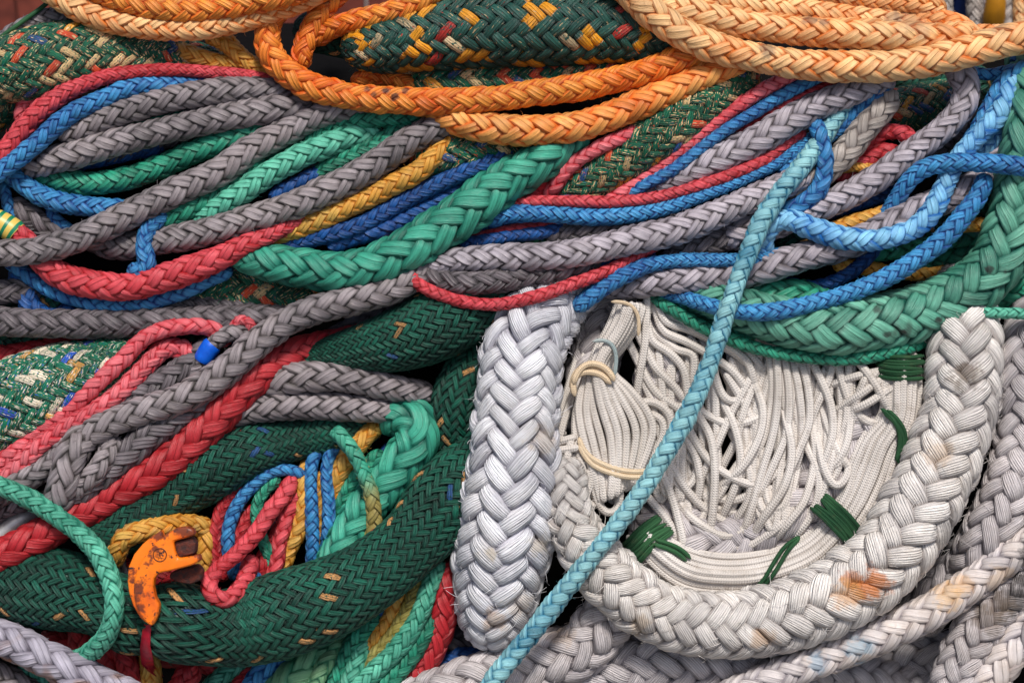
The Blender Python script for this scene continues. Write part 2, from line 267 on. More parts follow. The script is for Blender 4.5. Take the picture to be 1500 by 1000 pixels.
# ------------------------------------------------------------------ layout of every rope: style | radius(s) | rank (higher lies in front) | points | label
# a point is x,y or x,y,rank (rank changes along the rope)
DATA = """
# --- top left
deepblue|16|3|20,392 38,425 46,452 80,468 112,452|short dark blue rope end tucked under the grey rope at the left edge
yellow|13|11|208,50 258,72 308,90 350,96 392,92|yellow rope lying below the peach rope at top left
yellow|13|12|300,50 328,60 355,86 388,108 420,120|short yellow rope crossing the other yellow rope left of the orange loop
grey|13|8|-10,70 38,38 85,22 125,15 170,20|grey rope against the wooden wall in the top left corner
fleckmix|30,46,48,46,42,34,24|9|-40,120 25,100 100,84 170,80 235,90 290,100 340,110|fat green sheathed rope with cream, blue and orange flecks, top left
fleckmix|34,42,42,36|7|85,78 25,118 -20,160 -60,200|bulging green flecked rope end at the left edge above the pink rope
peach|17|22|40,-60 62,-22 105,8 160,30 220,40 280,42 340,33 400,18 460,-8 500,-40|peach coloured rope arching across the top left of the pile
orange|18|23|110,-40 140,-15 185,4 240,14 300,14 370,4 440,-14 480,-40|deep orange rope above the peach arch at top left
red|15,15,15,14,12,10,9,9,9,9|16|-10,235 15,215 38,183 65,157 97,134 140,117 190,107 250,103 310,106 370,112 410,122 450,140|red rope fading to pink, curving from the left edge over the flecked green rope
pink|9|14|28,182 32,158 48,144 85,138 120,142|small pink rope bump left of the big pink curve
blue|14|20|-30,285,20 -14,262,20 21,236,22 53,210,24 83,183,24 112,163,24 150,146,22 187,130,18 227,124,15 280,126,12 320,135,10|bright blue rope curving beside the pink rope at upper left
blue|15|12|-10,240 12,252 30,266 58,286 92,297 125,302 165,306 200,312|thick blue rope bending right below the bright blue curve
blue|8|13|4,262 8,285 14,310 16,335|thin blue rope running down the left edge above the yellow tape
blue|9|10|75,300 78,318 92,330 108,338|short blue stub below the thick blue bend
teal|12|12|100,210 160,196 215,184 265,170 320,157 370,150 400,147 430,150|narrow teal rope between the two topmost grey ropes
teal|17|9|40,250 60,258 120,268 180,263 240,242 290,220 340,203 390,185|shaded teal rope behind the three grey ropes at upper left
grey|18|18|85,200 118,190 160,171 213,155 267,142 333,133 400,133 450,145 500,165|topmost long grey rope, ending under the orange loop
grey|20|19|30,246 62,238 107,227 160,211 213,198 267,185 333,171 400,160 450,153 500,158|second long grey rope from the top on the left side
grey|20|20|-20,370 40,369 80,361 120,347 160,328 200,308 240,289 280,270 320,252 363,222 417,194 457,174 500,158 550,150|long grey rope crossing from the left edge up to the orange loop
teal|14|15|450,218 470,196 500,181 550,173 600,172 650,180|teal rope fold just under the orange loop
mint|17|16|285,330 318,304 350,284 385,260 430,234 475,214 515,200 560,198|light green rope running between two grey ropes
teal|15|13|225,330 270,310 310,286 350,262 390,235|dark teal rope behind the grey rope left of centre
teal|13|14|440,270 480,246 520,226 560,206 600,186 635,170|slim teal rope beneath the light green one
deepblue|11|12|395,292 430,272 470,252 510,232|dark blue rope glimpsed between teal and grey ropes
darkgrey|18|8|10,300 40,318 75,338 115,350|dark grey rope half hidden behind the blue bend at left
grey|20|18|115,330 140,350 170,360 205,358 240,352 285,344 333,331 400,311 450,292 510,264 560,234 600,206 650,183 690,170|grey rope passing through the small blue hitch
blue|13|19|246,308,6 232,320,12 218,334,22 212,352,27 212,372,27 217,388,24 206,399,17 188,392,10|small bright blue hitch wrapped round a grey rope
yellow|15|14|380,356 411,342 457,327 497,309 537,290 577,269 617,248 645,218 665,195|yellow rope slanting between grey and blue ropes
deepblue|13|11|400,372 430,356 483,343 523,332 563,311 603,288 657,262 700,243 755,222|upper of two dark blue ropes beside the big green hawser
deepblue|12|10|480,362 523,347 563,335 610,312 650,290 690,268 720,250|lower of two dark blue ropes beside the big green hawser
bigteal|20,24,27,28,29,30,31,31,31,29,24|17|335,366 365,377 403,386 483,398 540,392 590,370 643,338 697,300 745,264 790,238 825,210,13 860,180,8|big bright green hawser sweeping up through the middle
red|14,16,18,20,20,20,20,20,19,17,15,13,11,10|19|-30,312 15,335 48,365 75,395 110,411 150,418 190,421 235,409 280,394 325,376 365,357 400,341,18 440,320,15 470,303,11|red rope hanging in a wide curve below the grey ropes at left
blue|11|10|10,378 30,396 67,421 107,437 152,447 213,443 267,428 305,410 340,395|blue rope following the underside of the red curve
fleckmix|34|-3|230,430 290,424 350,424 420,428 490,438|dark flecked green rope in shadow under the green hawser
darkgrey|18|4|-30,430 0,428 30,425 60,430|dark grey rope end at the left edge, mid height
darkgrey|13|6|180,450 250,447 330,448 400,452 450,458|dark grey rope behind the long level grey rope
darkgrey|20|9|-30,470 0,471 80,474 160,474 240,470 320,468 400,466 450,470|long level dark grey rope at the left, mid height
crimson|19|2|-40,528 0,525 50,518 100,508 150,498 200,492|dark red rope in shadow above the white flecked rope
# --- lower left
grey|21|21|655,378,2 618,400,10 577,423,20 537,435 497,445 457,455 417,473 380,499 347,529 307,560 267,583 213,601 165,618 125,642 90,668 60,692|light grey rope running diagonally from centre down to the left
darkgrey|22|17|330,560 293,588 253,614 213,641 187,665 147,697 110,722 60,745|dark grey rope lying under the light grey diagonal
darkgrey|19|14|320,500 295,520 267,542 227,567 187,592 150,620 110,650|shaded grey rope between the pink loop and the diagonal
grey|11|25|280,556,12 293,534,22 305,513 318,498 334,489,24 352,488,22 366,500,17 372,520,10|small grey bight beside the blue tape
grey|16|24|172,640 160,662 145,686 125,708 108,728|grey strand loop in the knot at the lower left
grey|22|25|140,630 115,650 102,672 95,700 88,725 82,750|big grey loop of the knot at the lower left
grey|17|22|110,650 82,672 58,692 32,706 5,722 -20,740|grey rope leaving the knot towards the left edge
grey|14|8|-20,760 10,742 50,732 90,742 120,760|grey rope behind the mint rope at the left edge
crimson|20,20,22,23,25,26,26,26,26,26,26,26,26|13|590,470,0 550,486,2 505,500,4 457,511,7 417,524,11 382,546 347,580 317,612 288,641 253,672 213,700 160,730 107,757 53,788 0,815 -40,835|thick red rope running diagonally at lower left
darkgreen|16,24,38,50,52,50,46|10|430,532 468,522 520,512 575,500 630,480 680,452 730,430 790,410|fat dark green rope above the two short grey ropes
darkgreen|30,34,36,36,36|6|760,460 715,505 682,550 665,600 668,655 690,700|fat dark green rope beside the tall white plait
grey|22,22,22,21,20,18,16|15|325,598,6 355,582,8 395,562,12 440,553 490,552 540,560 590,570 635,578|upper of two short grey ropes left of the white plait
grey|19,20,20,20,19,17,14|16|300,622,6 335,608,8 380,598,13 430,594 480,594 525,598 560,602 590,600|lower of two short grey ropes, above the dark green sheath
darkgreen|20,32,40,36,43,44,36,40,30,24|8|560,628 520,628 480,632 420,645 355,662 300,692 250,728 205,762 165,785 120,800|dark green rope below the thick red diagonal
fleckwhite|55,62,64,60,50,38,26|8|-60,625 -20,610 30,590 90,568 140,550 185,530 220,512|fat green sheathed rope with white and blue flecks at the left edge
pink|12|17|-25,700,17 8,672,18 40,646,18 72,622,18 107,596,18 133,570,18 160,545,18 187,519,18 207,499,18 232,485,18 267,478,18 300,479,17 322,488,15 335,505,10|outer pink rope of the double loop over white flecks
pink|14|20|-10,712 20,690 45,667 67,646 107,620 147,597 181,570 208,543 230,518,19 250,507,18 266,515,15 278,540,10|inner pink rope of the double loop
pink|11|19|262,500,12 272,512,17 282,528,19 286,546,14 290,565,8|short pink loop next to the blue tape
pink|8|22|340,498 342,478 352,467 366,472 372,490|tiny pink loop on top of the grey rope
mint|14|40|-40,712 -20,706 0,711 40,729 85,757 118,782 142,808 158,838 167,870 167,900 159,925,38 147,943,35 128,958,30 108,966,24 85,960,18|pale turquoise rope hanging in a loop at lower left
darkgreen|26,38,54,60,52,60,54|12|-60,858 -20,856 30,857 90,864 150,882 200,905 245,925|fat dark green rope end left of the orange hook
darkgreen|40,50,54,46,52,62,70,66,58,64,46|15|760,640 705,690 655,735 606,790 545,840 485,874 420,898 360,915 300,920 250,905 215,880|fattest dark green rope, curving from the white plait to the orange hook
bigteal|24,30,32,31,30,30,30,30,30|10|560,630 590,608 612,622 608,650 588,678 566,705 540,740 512,780 490,820 460,870|thick turquoise rope with a rounded top beside the thin bundle
blue|9|12|478,640 468,654 458,675 455,710 457,750 458,800 455,840|left one of two upright blue ropes
blue|9|12|512,645 495,653 482,668 478,700 482,740 480,780 472,830|right one of two upright blue ropes
yellow|14|9|560,620 545,628 528,648 507,674 494,700 482,740|yellow rope behind the two upright blue ropes
yellow|11|8|455,672 446,692 447,735 437,778 422,812 405,850|yellow rope left of the upright blue ropes
yellow|8|7|470,690 470,740 470,780 462,830|thin yellow strip between the upright blue ropes
tealolive|11|18|488,628,10 500,640,15 518,662,18 532,692,18 543,720,17 548,750,16 546,782,14 535,820,8|thin rope turning from turquoise to olive over the thick turquoise rope
teal|11|9|560,660 530,690 510,715 495,750 480,790|narrow teal rope behind the thin olive one
blue|9|15|450,698 425,688 402,690 380,703 360,722 343,748 334,780 336,815 345,850|pale blue thin loop above the red ones
teal|9|10|410,700 390,715 377,738 376,765 384,790 394,815 396,845|thin teal rope inside the blue loop
red|12|17|432,698 424,710 413,728 395,750 372,785 345,812 320,833 306,852,19 310,870,19 326,879,18 343,872,17 356,855,14 364,836,10 370,812,7|bright red rope ending in a tight bend by the hook
red|11|9|445,710 425,745 412,785 405,825 395,860|red rope right of the bright red bend
crimson|9|11|365,700 340,722 322,750 315,785 318,822 330,850|dark red thin rope along the outside of the blue loop
crimson|10|8|375,740 358,765 348,800 350,840|dark red rope inside the blue loop
crimson|14|1|420,760 400,800 375,840 340,870|dark red rope deep behind the bright red bend
blue|9|13|345,825 362,836 382,848|short blue stub at the end of the red bend
yellow|15|12|160,830 172,808 180,790 205,778 240,770 280,768 310,778|yellow rope eye behind the orange hook
yellow|12|11|292,760 302,785 300,815 296,850|yellow rope right of the orange hook
flatgrey|25|34|-70,905 -20,925 30,945 80,970 140,998 200,1025 260,1055|pale grey rope with brown stains in the bottom left corner
grey|20|24|-40,975 0,990 40,1012 80,1040|grey rope below the stained one in the bottom left corner
mint|11|20|30,970 48,985 70,1005 95,1030|bit of turquoise rope in the bottom left corner
crimson|18|2|118,910 120,945 130,985 135,1030|dark red rope under the end of the turquoise loop
crimson|15|6|170,935 182,960 192,990 198,1030|dark red upright rope at the bottom left
red|13|5|150,930 156,965 160,1000 160,1040|red upright rope beside the turquoise loop end
yellow|15|4|215,945 220,975 222,1005 220,1040|yellow rope below the red tape
crimson|18|6|285,970 275,990 262,1010 240,1040|dark red rope under the fat green rope at the bottom
mint|14|9|370,965 345,975 325,990 305,1012 290,1040|turquoise rope under the fat green rope at the bottom
crimson|14|5|400,960 372,985 350,1010 335,1040|dark red rope between turquoise and blue at the bottom edge
blue|18|8|425,955 400,972 380,992 365,1025|blue rope under the fat green rope at the bottom
moss|30|9|500,930 470,960 440,985 415,1015 400,1050|thick moss green rope at the bottom edge
moss|12|11|505,935 485,958 468,985 455,1020|mossy rope beside the thick green one at the bottom edge
teal|14|12|560,900 525,932 505,965 490,1000 480,1040|teal rope at the bottom edge left of the olive rope
mint|13|13|545,920 530,950 518,980 508,1010 500,1045|light turquoise rope at the bottom edge left of the olive rope
deepblue|12|4|570,880 552,910 538,935 525,960|dark blue rope in the gap behind the yellow rope
yellow|11|10|592,830 584,858 573,900 550,934 525,958 505,980|yellow rope sweeping down from under the green sheath
olive|13|12|625,835 612,862 596,898 572,936 542,969 510,1000 490,1030|olive rope turning teal, sweeping to the bottom edge
mint|14|13|648,820 632,850 617,895 592,937 558,974 525,1005 500,1040|brightest turquoise rope sweeping to the bottom edge
teal|14|11|650,870 630,908 606,953 578,988 545,1020 520,1050|teal rope beside the red one at the bottom
crimson|20|9|672,820 655,860 648,910 630,958 603,998 570,1040|thick dark red rope left of the white plait foot
deepblue|14|1|610,985 645,972 680,962 720,960 750,968|dark blue rope under the foot of the white plait
crimson|16|1|600,560 622,600 632,640 620,690|dark red rope in the gap beside the turquoise top
# --- top middle and right
fleckorange|26,44,50,52,52,50,44,32|12|500,75 560,62 630,52 710,42 790,38 870,38 940,48 1010,68|fat dark green rope with orange patches under the orange loops
fleckmix|30|-2|600,128 680,122 760,120 840,118 920,110|dark flecked rope in shadow below the orange patched rope
orange|13|-4|515,122 545,112 580,118 610,130 640,140|short orange rope in the shadow under the patched rope
orange|19|26|420,0,10 400,22,14 392,42,19 392,66,25 404,90,26 425,109,26 457,127,26 500,139,26 550,146,26 617,149,26 670,148,26 723,145,26 780,137,26 860,126,25 940,107,24 993,88,23 1035,72,19 1080,60,16|long deep orange rope hanging in a loop across the top middle
orange|16|17|520,-40 500,-15 476,12 458,38 448,62 442,82 448,100,10|orange rope with a hanging tip inside the loop
orange|17|19|455,62,12 480,44,17 510,34,19 577,19,19 617,2,19 670,-25,19|orange rope slanting above the patched green rope
amber|10,15,20,21,21,21,21,21,21,21|24|600,146,10 630,162,16 668,177,22 720,188,24 780,191,24 850,184,24 920,160,24 985,132,23 1040,108,21 1095,84,16|paler orange rope hanging below the deep orange loop
peach|14|18|1150,-30 1200,-14 1280,1 1330,5 1358,10 1385,15|short peach rope end at the very top right
peach|17|20|960,-30 1020,-8 1080,5 1140,12 1200,18 1260,26 1330,38 1380,46|worn peach rope second from the top at right
peach|14|19|1435,62,12 1420,48,15 1405,36,17 1380,29,17 1345,25,16 1300,20,14|narrow peach rope curling back at top right
peach|21|25|850,-50 915,-16 967,6 1020,20 1060,30 1100,38 1180,46 1260,51 1330,54 1385,55,24 1425,52,20|thick peach rope lying above the lowest one at right
peach|22|28|900,-30 950,15 1000,50 1050,70 1100,83 1180,95 1287,98 1350,91 1393,82 1460,64 1520,48 1570,30|lowest and longest peach rope across the top right
peach|11|3|1390,46 1440,47 1480,46 1540,40|thin peach rope in the distance at the right edge
# --- middle right
fleckmix|32,38,40,38,34,26|8|800,310 850,275 900,240 950,206 1000,172 1050,137 1110,100|green flecked rope beside the three slanting red and blue ropes
fleckmix|28|2|600,240 650,225 710,215 780,215|flecked green rope in shadow below the pale orange rope
crimson|10|13|770,300 785,280 805,251 835,232 865,225 900,205|dark red rope left of the flecked green rope
pink|10|14|795,298 815,270 840,240 885,212 922,196 955,168|pinkish rope beside the dark red one
pink|10|17|880,300 900,290 935,268 967,246 1007,213 1047,181 1090,150 1125,128 1165,108 1200,90|rose red slanting rope on the flecked green one
blue|9|17|900,295 920,284 950,268 988,247 1033,212 1075,183 1105,165 1140,143 1180,122 1215,105|blue slanting rope between the rose red rope and the grey one
red|7|14|1020,240 1060,214 1100,186 1153,154 1200,130 1240,110|thin red rope tucked above the grey slanting rope
lightgrey|11,15,19,21,21,21,20,19,17|16|915,288 945,276 985,262 1045,236 1100,211 1153,179 1207,151 1255,133 1310,115|grey slanting rope running up under the peach rope
red|8.5|21|740,298 767,295 833,295 900,296 967,288 1033,269 1085,250 1130,228,18 1155,208,13 1180,190,8|thin red rope lying level and rising to the right
blue|13,13,13,12,12,11,10,9,9,9|20|710,325 750,313 807,313 873,318 927,314 980,303 1033,284 1087,263 1140,238,17 1170,215,12 1195,198,8|blue rope running just below the thin red one
red|8|8|690,350 750,337 820,329 880,330|dark red rope in shadow left of the blue one
deepblue|9|12|670,362 700,354 753,346 807,338 850,325|thin dark blue rope above the big grey rope
darkgrey|16|9|800,350 850,338 900,335 960,330|dark grey rope behind the blue one in the middle
lightgrey|12,17,20,20,20,20,20,20,20,20,19,18|20|625,396 650,385 700,379 760,377 807,375 860,368 913,355 953,346 993,336 1047,315 1100,292 1150,270,19 1185,255,16|long light grey rope through the middle of the pile
beigegrey|20|14|1150,290 1180,270 1215,245 1242,220 1265,190 1290,160 1310,135|beige grey worn rope right of the aqua rope
darkgrey|18|12|600,388 625,402 655,412 700,415 753,408 810,396 860,384 910,370|dark grey rope under the long light grey one
deepblue|10|10|690,428 727,423 793,410 860,394 910,378 960,365|thin dark blue rope above the bright thin red one
crimson|8|9|780,402 830,392 880,384 920,372|dark red sliver between grey and blue ropes
red|9|24|560,345,6 580,375,9 600,400,15 614,416,21 635,428 675,441 725,446 780,436 833,418 887,398,23 930,376,17 970,352,10|bright thin red rope sagging over the dark green sheath
blue|13,13,13,12,11,10,10,10|22|842,455,16 855,441 873,428 893,414 918,401 955,387 1000,381 1060,381 1110,378 1150,370|blue rope rising from the top of the white plait
darkgrey|19|7|970,385 1020,362 1070,348 1120,335|shadowed grey rope behind the aqua rope
lightgrey|20|16|1060,352 1090,342 1120,333 1165,318 1210,300 1250,281 1290,258 1325,232 1358,207 1388,183 1410,155 1416,128 1405,106 1385,98|light grey rope curving up to the peach rope at right
lightgrey|12,18,21,21,21,21,21,21,21,21,21|17|880,424 915,422 967,414 1020,408 1073,402 1115,394 1160,381 1207,368 1250,355 1290,337 1340,309 1400,285 1445,260 1480,216 1510,175 1540,140|long grey rope crossing to the right edge under the blue ones
red|11|9|1200,256 1240,232 1275,205 1305,192 1332,200 1340,218|red rope loop in the hollow at upper right
red|12|10|1220,262 1260,240 1290,222 1315,224|red rope bundle below the red loop
yellow|7|11|1190,262 1235,247 1275,246 1310,252|thin yellow rope below the red loop
fleckmix|36|-3|1270,180 1320,165 1370,155 1420,150|flecked green rope in the dark hollow at upper right
teal|9|5|1385,120 1382,145 1378,170|short green rope in the dark hollow
blue|13|13|1140,255 1175,232 1205,205 1232,183 1262,158 1290,130 1305,110|blue rope running up beside the beige grey one
blue|12|24|1172,148,6 1186,168,13 1199,192,21 1208,222 1208,250 1199,278,23 1174,299,21 1145,312,17 1115,322,12|blue rope looping down behind the aqua rope
aqua|13.4|50|1262,118,6 1240,152,13 1212,192,18 1180,236,21.5 1146,278,30 1118,320 1098,366 1080,412 1063,460 1047,512 1028,561 1005,611 976,662 945,712 910,761 873,808 833,857 793,908 755,956 720,1000 680,1055|long aqua rope crossing the whole pile diagonally
paleblue|15|28|1120,375,14 1118,350,20 1130,330,26 1155,322 1190,335 1230,348 1275,352 1315,345 1350,326 1372,298 1386,268 1401,235 1432,200 1460,172 1476,140 1485,110,20|pale blue rope curving up to the right over grey ropes
blue|12|22|1540,90 1510,98 1485,108 1466,127 1453,150 1438,178 1422,208 1408,240|blue rope coming down from the right edge
blue|13|30|1290,328,8 1303,308,12 1315,288,20 1332,264 1353,247 1382,239 1433,238 1510,245 1560,252|blue rope bending level to the right edge
paleblue|13|21|1455,160 1468,185 1445,215,20 1420,235|pale blue fold near the right edge
deepblue|10|8|1470,130 1480,160 1490,190|dark blue rope in the gap at the right edge
blue|9|14|1395,112 1412,103 1450,110 1490,100 1540,88|thin blue rope directly below the peach rope at right
blue|9|12|1480,90 1510,80 1550,75|short blue rope at the right edge below the peach rope
blue|14,14,14,14,14,13,13,12,11,10,10|27|1445,255,20 1432,288,24 1402,327 1374,357 1339,382 1299,406 1256,425 1207,440 1153,453 1105,458 1060,453 1015,440,18 960,425,8|long blue rope lying over the big worn green hawser
deepblue|10|12|1295,350 1273,375 1247,398 1215,415 1180,421 1145,413 1110,405|dark blue rope sagging under the grey rope at right
yellow|10|10|1210,340 1250,324 1292,312 1330,300|yellow rope glimpsed between two grey ropes
yellow|10|11|1220,388 1265,392 1300,397 1360,402 1400,392|yellow rope under the long blue one
yellow|10|9|1380,335 1420,329 1460,330|yellow rope near the big worn green hawser
teal|12|8|1250,375 1300,368 1360,360 1440,345|dark teal rope in the gap above the long blue one
teal|11|7|1340,390 1390,378 1440,360|shaded teal rope behind the long blue one
wornteal|22,30,34,38,40,41,41,41,40,40,40|19|1000,425 1040,437 1085,452 1130,466 1190,478 1250,477 1310,466 1370,448 1428,418 1467,374 1489,312 1502,255 1512,200|massive worn green hawser curving up the right edge
teal|22|13|1040,440 1085,430 1130,428 1180,432 1230,440|teal rope behind the massive worn hawser
teal|13|12|950,432 990,438 1030,455 1070,478 1105,498|dark teal rope above the cream cords
teal|9|23|960,438 1010,468 1060,493 1120,513 1190,524 1250,525 1310,515,18 1360,497,14 1400,475,10|thin teal rope along the underside of the massive hawser
teal|18|14|1440,440 1480,428 1530,415|teal rope behind the hawser at the right edge
mint|8|22|1400,468 1425,460 1460,458 1510,460 1550,462|thin turquoise rope at the right edge below the hawser

darkgreen|30|-6|430,40 520,60 600,90 700,110 800,110|fat dark green rope in the black gap behind the orange tips
darkgrey|16|-5|150,230 220,205 300,190 380,172|shaded grey rope deep between the upper grey ropes
deepblue|14|-5|60,240 120,235 190,222 240,210|deep blue rope in the gap under the second grey rope
teal|15|-6|230,290 300,262 380,232 450,205|deep teal rope in the gap below the long grey rope
darkgrey|18|-6|440,240 520,225 600,200 660,180|shaded grey rope beneath the teal ropes
crimson|13|-5|150,345 200,320 260,300|crimson rope deep under the grey crossing
darkgreen|26|-6|20,410 90,440 170,452 260,455 360,455|dark green rope in the dark band above the level grey rope
deepblue|14|-5|560,370 640,360 720,335 800,320|deep blue rope in the gap right of the big green hawser
darkgreen|30|-7|600,330 700,360 800,365 900,350|dark green rope deep under the middle grey rope
crimson|14|-6|640,440 720,430 800,420|crimson rope deep above the white plait top
darkgrey|18|-6|960,330 1050,330 1120,310 1200,290|shaded grey rope deep behind the aqua rope
darkgreen|30|-7|1130,350 1230,360 1330,350 1420,320|dark green rope deep behind the blue ropes at right
deepblue|14|-6|1200,310 1270,290 1330,270|deep blue rope in the gap between right hand grey ropes
darkgrey|18|-6|1330,230 1400,200 1470,160 1530,110|shaded grey rope deep in the upper right gap
darkgreen|28|-7|1400,260 1440,300 1470,250 1500,180|dark green rope deep beside the worn hawser
darkgreen|26|-7|1300,120 1380,110 1450,130|dark green rope under the peach ropes at right
darkgrey|18|-6|330,470 430,520 540,470 640,420|shaded grey rope below the green hawser
darkgreen|34|-7|0,480 120,490 260,480 360,470|dark green rope deep under the level grey rope
darkgreen|34|-7|60,650 160,690 240,640 330,600|dark green rope deep under the grey knot
crimson|16|-6|130,800 200,840 280,830 340,790|crimson rope deep behind the orange hook
darkgrey|16|-6|320,720 380,770 430,720 500,690|shaded grey rope deep behind the thin bundle
deepblue|14|-6|470,760 530,720 580,650|deep blue rope behind the turquoise rope
crimson|18|-7|60,930 150,960 260,960 380,990|crimson rope deep under the fat green end
darkgreen|26|-8|400,900 480,960 580,940 640,880|dark green rope deep at the bottom behind the olive ropes
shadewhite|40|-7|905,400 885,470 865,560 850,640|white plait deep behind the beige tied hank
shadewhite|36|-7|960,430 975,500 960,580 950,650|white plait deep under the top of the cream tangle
darkgrey|24|-7|600,960 680,940 760,960 840,930|grey rope deep under the bottom white plaits
"""
WHITE = """
white|44,52,60,65,67,69,72,78,80,74,60,40|18|872,380,-2 840,410,2 808,438,6 787,466,11 770,500,16 762,550 757,600 753,650 750,700 744,750 737,800 729,850 722,900 716,950|tall bright white plaited rope standing left of the cream cords
creamwhite|44,50,54,55,55,55,55,57,58,58,55,51,48,46,48,50,46,40,34,28|22|1385,395,4 1398,425,10 1409,465,17 1413,500,20 1414,540 1406,600 1388,650 1366,705 1336,760 1298,815 1248,858 1180,890 1110,911 1040,914 970,900 915,866 880,830 850,790 835,750 830,710 835,670|big white plaited rope in a U shape with rust stains
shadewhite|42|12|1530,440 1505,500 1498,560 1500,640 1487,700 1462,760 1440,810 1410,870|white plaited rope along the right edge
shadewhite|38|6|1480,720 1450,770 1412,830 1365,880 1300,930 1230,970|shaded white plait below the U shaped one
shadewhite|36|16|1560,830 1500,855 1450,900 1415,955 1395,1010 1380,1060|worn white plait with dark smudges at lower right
flatwhite|28|18|1560,880 1510,915 1475,960 1445,1010 1420,1060|pale flat braided rope in the bottom right corner
flatwhite|26|21|1600,740 1535,778 1490,808 1440,843 1395,875 1340,906 1275,938 1210,964 1140,988 1080,1015 1020,1050|pale flat braided rope with a black smudge, running to the bottom edge
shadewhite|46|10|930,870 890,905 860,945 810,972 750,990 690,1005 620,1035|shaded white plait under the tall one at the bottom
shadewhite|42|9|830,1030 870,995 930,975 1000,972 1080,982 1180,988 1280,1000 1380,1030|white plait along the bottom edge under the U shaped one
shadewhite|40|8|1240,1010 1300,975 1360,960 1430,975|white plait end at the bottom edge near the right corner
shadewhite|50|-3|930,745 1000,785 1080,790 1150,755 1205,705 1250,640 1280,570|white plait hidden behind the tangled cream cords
"""
# cords: "binding" things are built from families of curves
LOOSE = """
858,470 846,520 832,570 820,620 815,660
870,462 862,500 845,560 828,610 818,650
830,634 812,636 790,634
845,640 812,648 785,650
850,655 812,660 785,662
850,668 812,671 785,676
850,682 812,682 785,690
948,440 945,500 940,532 935,562 932,582
940,500 948,516 961,540 983,561 1001,583 1020,600
950,480 956,500 980,516 1001,540 1007,575 1008,600
975,500 993,513 1015,519 1016,545 1012,580
930,520 940,540 961,575 990,596 1015,620
925,600 937,590 961,590 982,610 980,640 955,668 935,690
935,608 955,607 971,618 968,646 942,673 925,690
1010,590 1022,607 1041,641 1047,687 1045,740 1040,780
1110,530 1100,553 1073,601 1055,641 1032,690 1020,720
1010,590 1028,603 1052,616 1075,622 1105,614 1130,600
1040,530 1048,552 1056,575 1070,588 1085,585
1110,640 1098,657 1073,692 1052,727 1035,750
1035,722 1055,731 1079,732 1102,720 1138,692 1160,665
995,630 1007,645 1020,671 1026,708 1020,740
975,668 985,684 1007,719 1033,745 1062,764 1090,770
965,690 973,700 988,740 1000,790 1004,820
964,447 975,471 1007,482 1045,500 1080,520 1110,545
960,455 972,485 1005,500 1040,520 1075,545 1100,580
1000,470 1030,490 1065,505 1095,530 1105,560
975,460 1000,470 1040,482 1085,505 1118,540
1127,515 1131,560 1128,600 1116,647 1100,673 1078,712 1060,745
1137,515 1140,575 1133,633 1117,687 1101,745 1086,790
1148,518 1156,575 1152,633 1133,681 1110,728 1090,760
1159,522 1169,565 1175,620 1172,660 1160,700
1171,524 1183,565 1186,615 1170,660 1141,722 1118,762 1092,795
1189,620 1194,668 1181,727 1163,755 1132,792
1222,525 1212,561 1197,593 1188,620 1184,650
1188,527 1204,559 1217,593 1220,633 1208,673 1195,706
1226,530 1239,575 1252,605 1264,634
1258,530 1281,561 1296,590
1228,560 1250,552 1280,545
1238,592 1262,576 1285,560
1243,603 1272,590 1296,574
1250,596 1268,616 1294,621 1310,615
1238,560 1241,600 1236,628 1224,648
1198,645 1208,688 1224,712 1240,698 1246,670
1000,742 1010,755 1033,772 1060,785 1087,777 1102,755 1120,728
1050,780 1066,796 1088,802 1112,791 1142,770 1172,738
955,735 968,750 984,772 993,795
1112,520 1105,560 1090,600 1080,640 1065,670
1105,560 1118,600 1112,640 1090,680 1062,706
1060,590 1078,630 1085,680 1072,725 1055,760
1075,640 1098,690 1095,735 1070,770
1150,610 1160,660 1150,710 1120,755 1100,785
1180,650 1200,700 1190,750 1160,790
1205,600 1222,650 1240,680 1256,690
1000,600 1015,640 1045,680 1085,705 1120,712
1225,640 1215,690 1200,730 1175,765
1015,700 1035,730 1060,748 1095,750
"""
# ------------------------------------------------------------------ curves
def catmull(P, step=3.0):
    """smooth curve through the control rows, resampled at an even spacing (first two columns are x, y)"""
    P = np.asarray(P, float)
    if len(P) == 2: P = np.array([P[0], (P[0] + P[1]) / 2, P[1]])
    Q = np.vstack([2 * P[0] - P[1], P, 2 * P[-1] - P[-2]])
    out = []
    for i in range(1, len(Q) - 2):
        p0, p1, p2, p3 = Q[i - 1], Q[i], Q[i + 1], Q[i + 2]
        t = np.linspace(0, 1, 16, endpoint=False)[:, None]
        out.append(.5 * ((2 * p1) + (-p0 + p2) * t + (2 * p0 - 5 * p1 + 4 * p2 - p3) * t ** 2 + (-p0 + 3 * p1 - 3 * p2 + p3) * t ** 3))
    out.append(Q[-2][None])
    c = np.vstack(out)
    d = np.r_[0, np.cumsum(np.hypot(*np.diff(c[:, :2], axis=0).T))]
    n = max(6, int(d[-1] / step) + 1)
    s = np.linspace(0, d[-1], n)
    return np.stack([np.interp(s, d, c[:, j]) for j in range(c.shape[1])], 1)

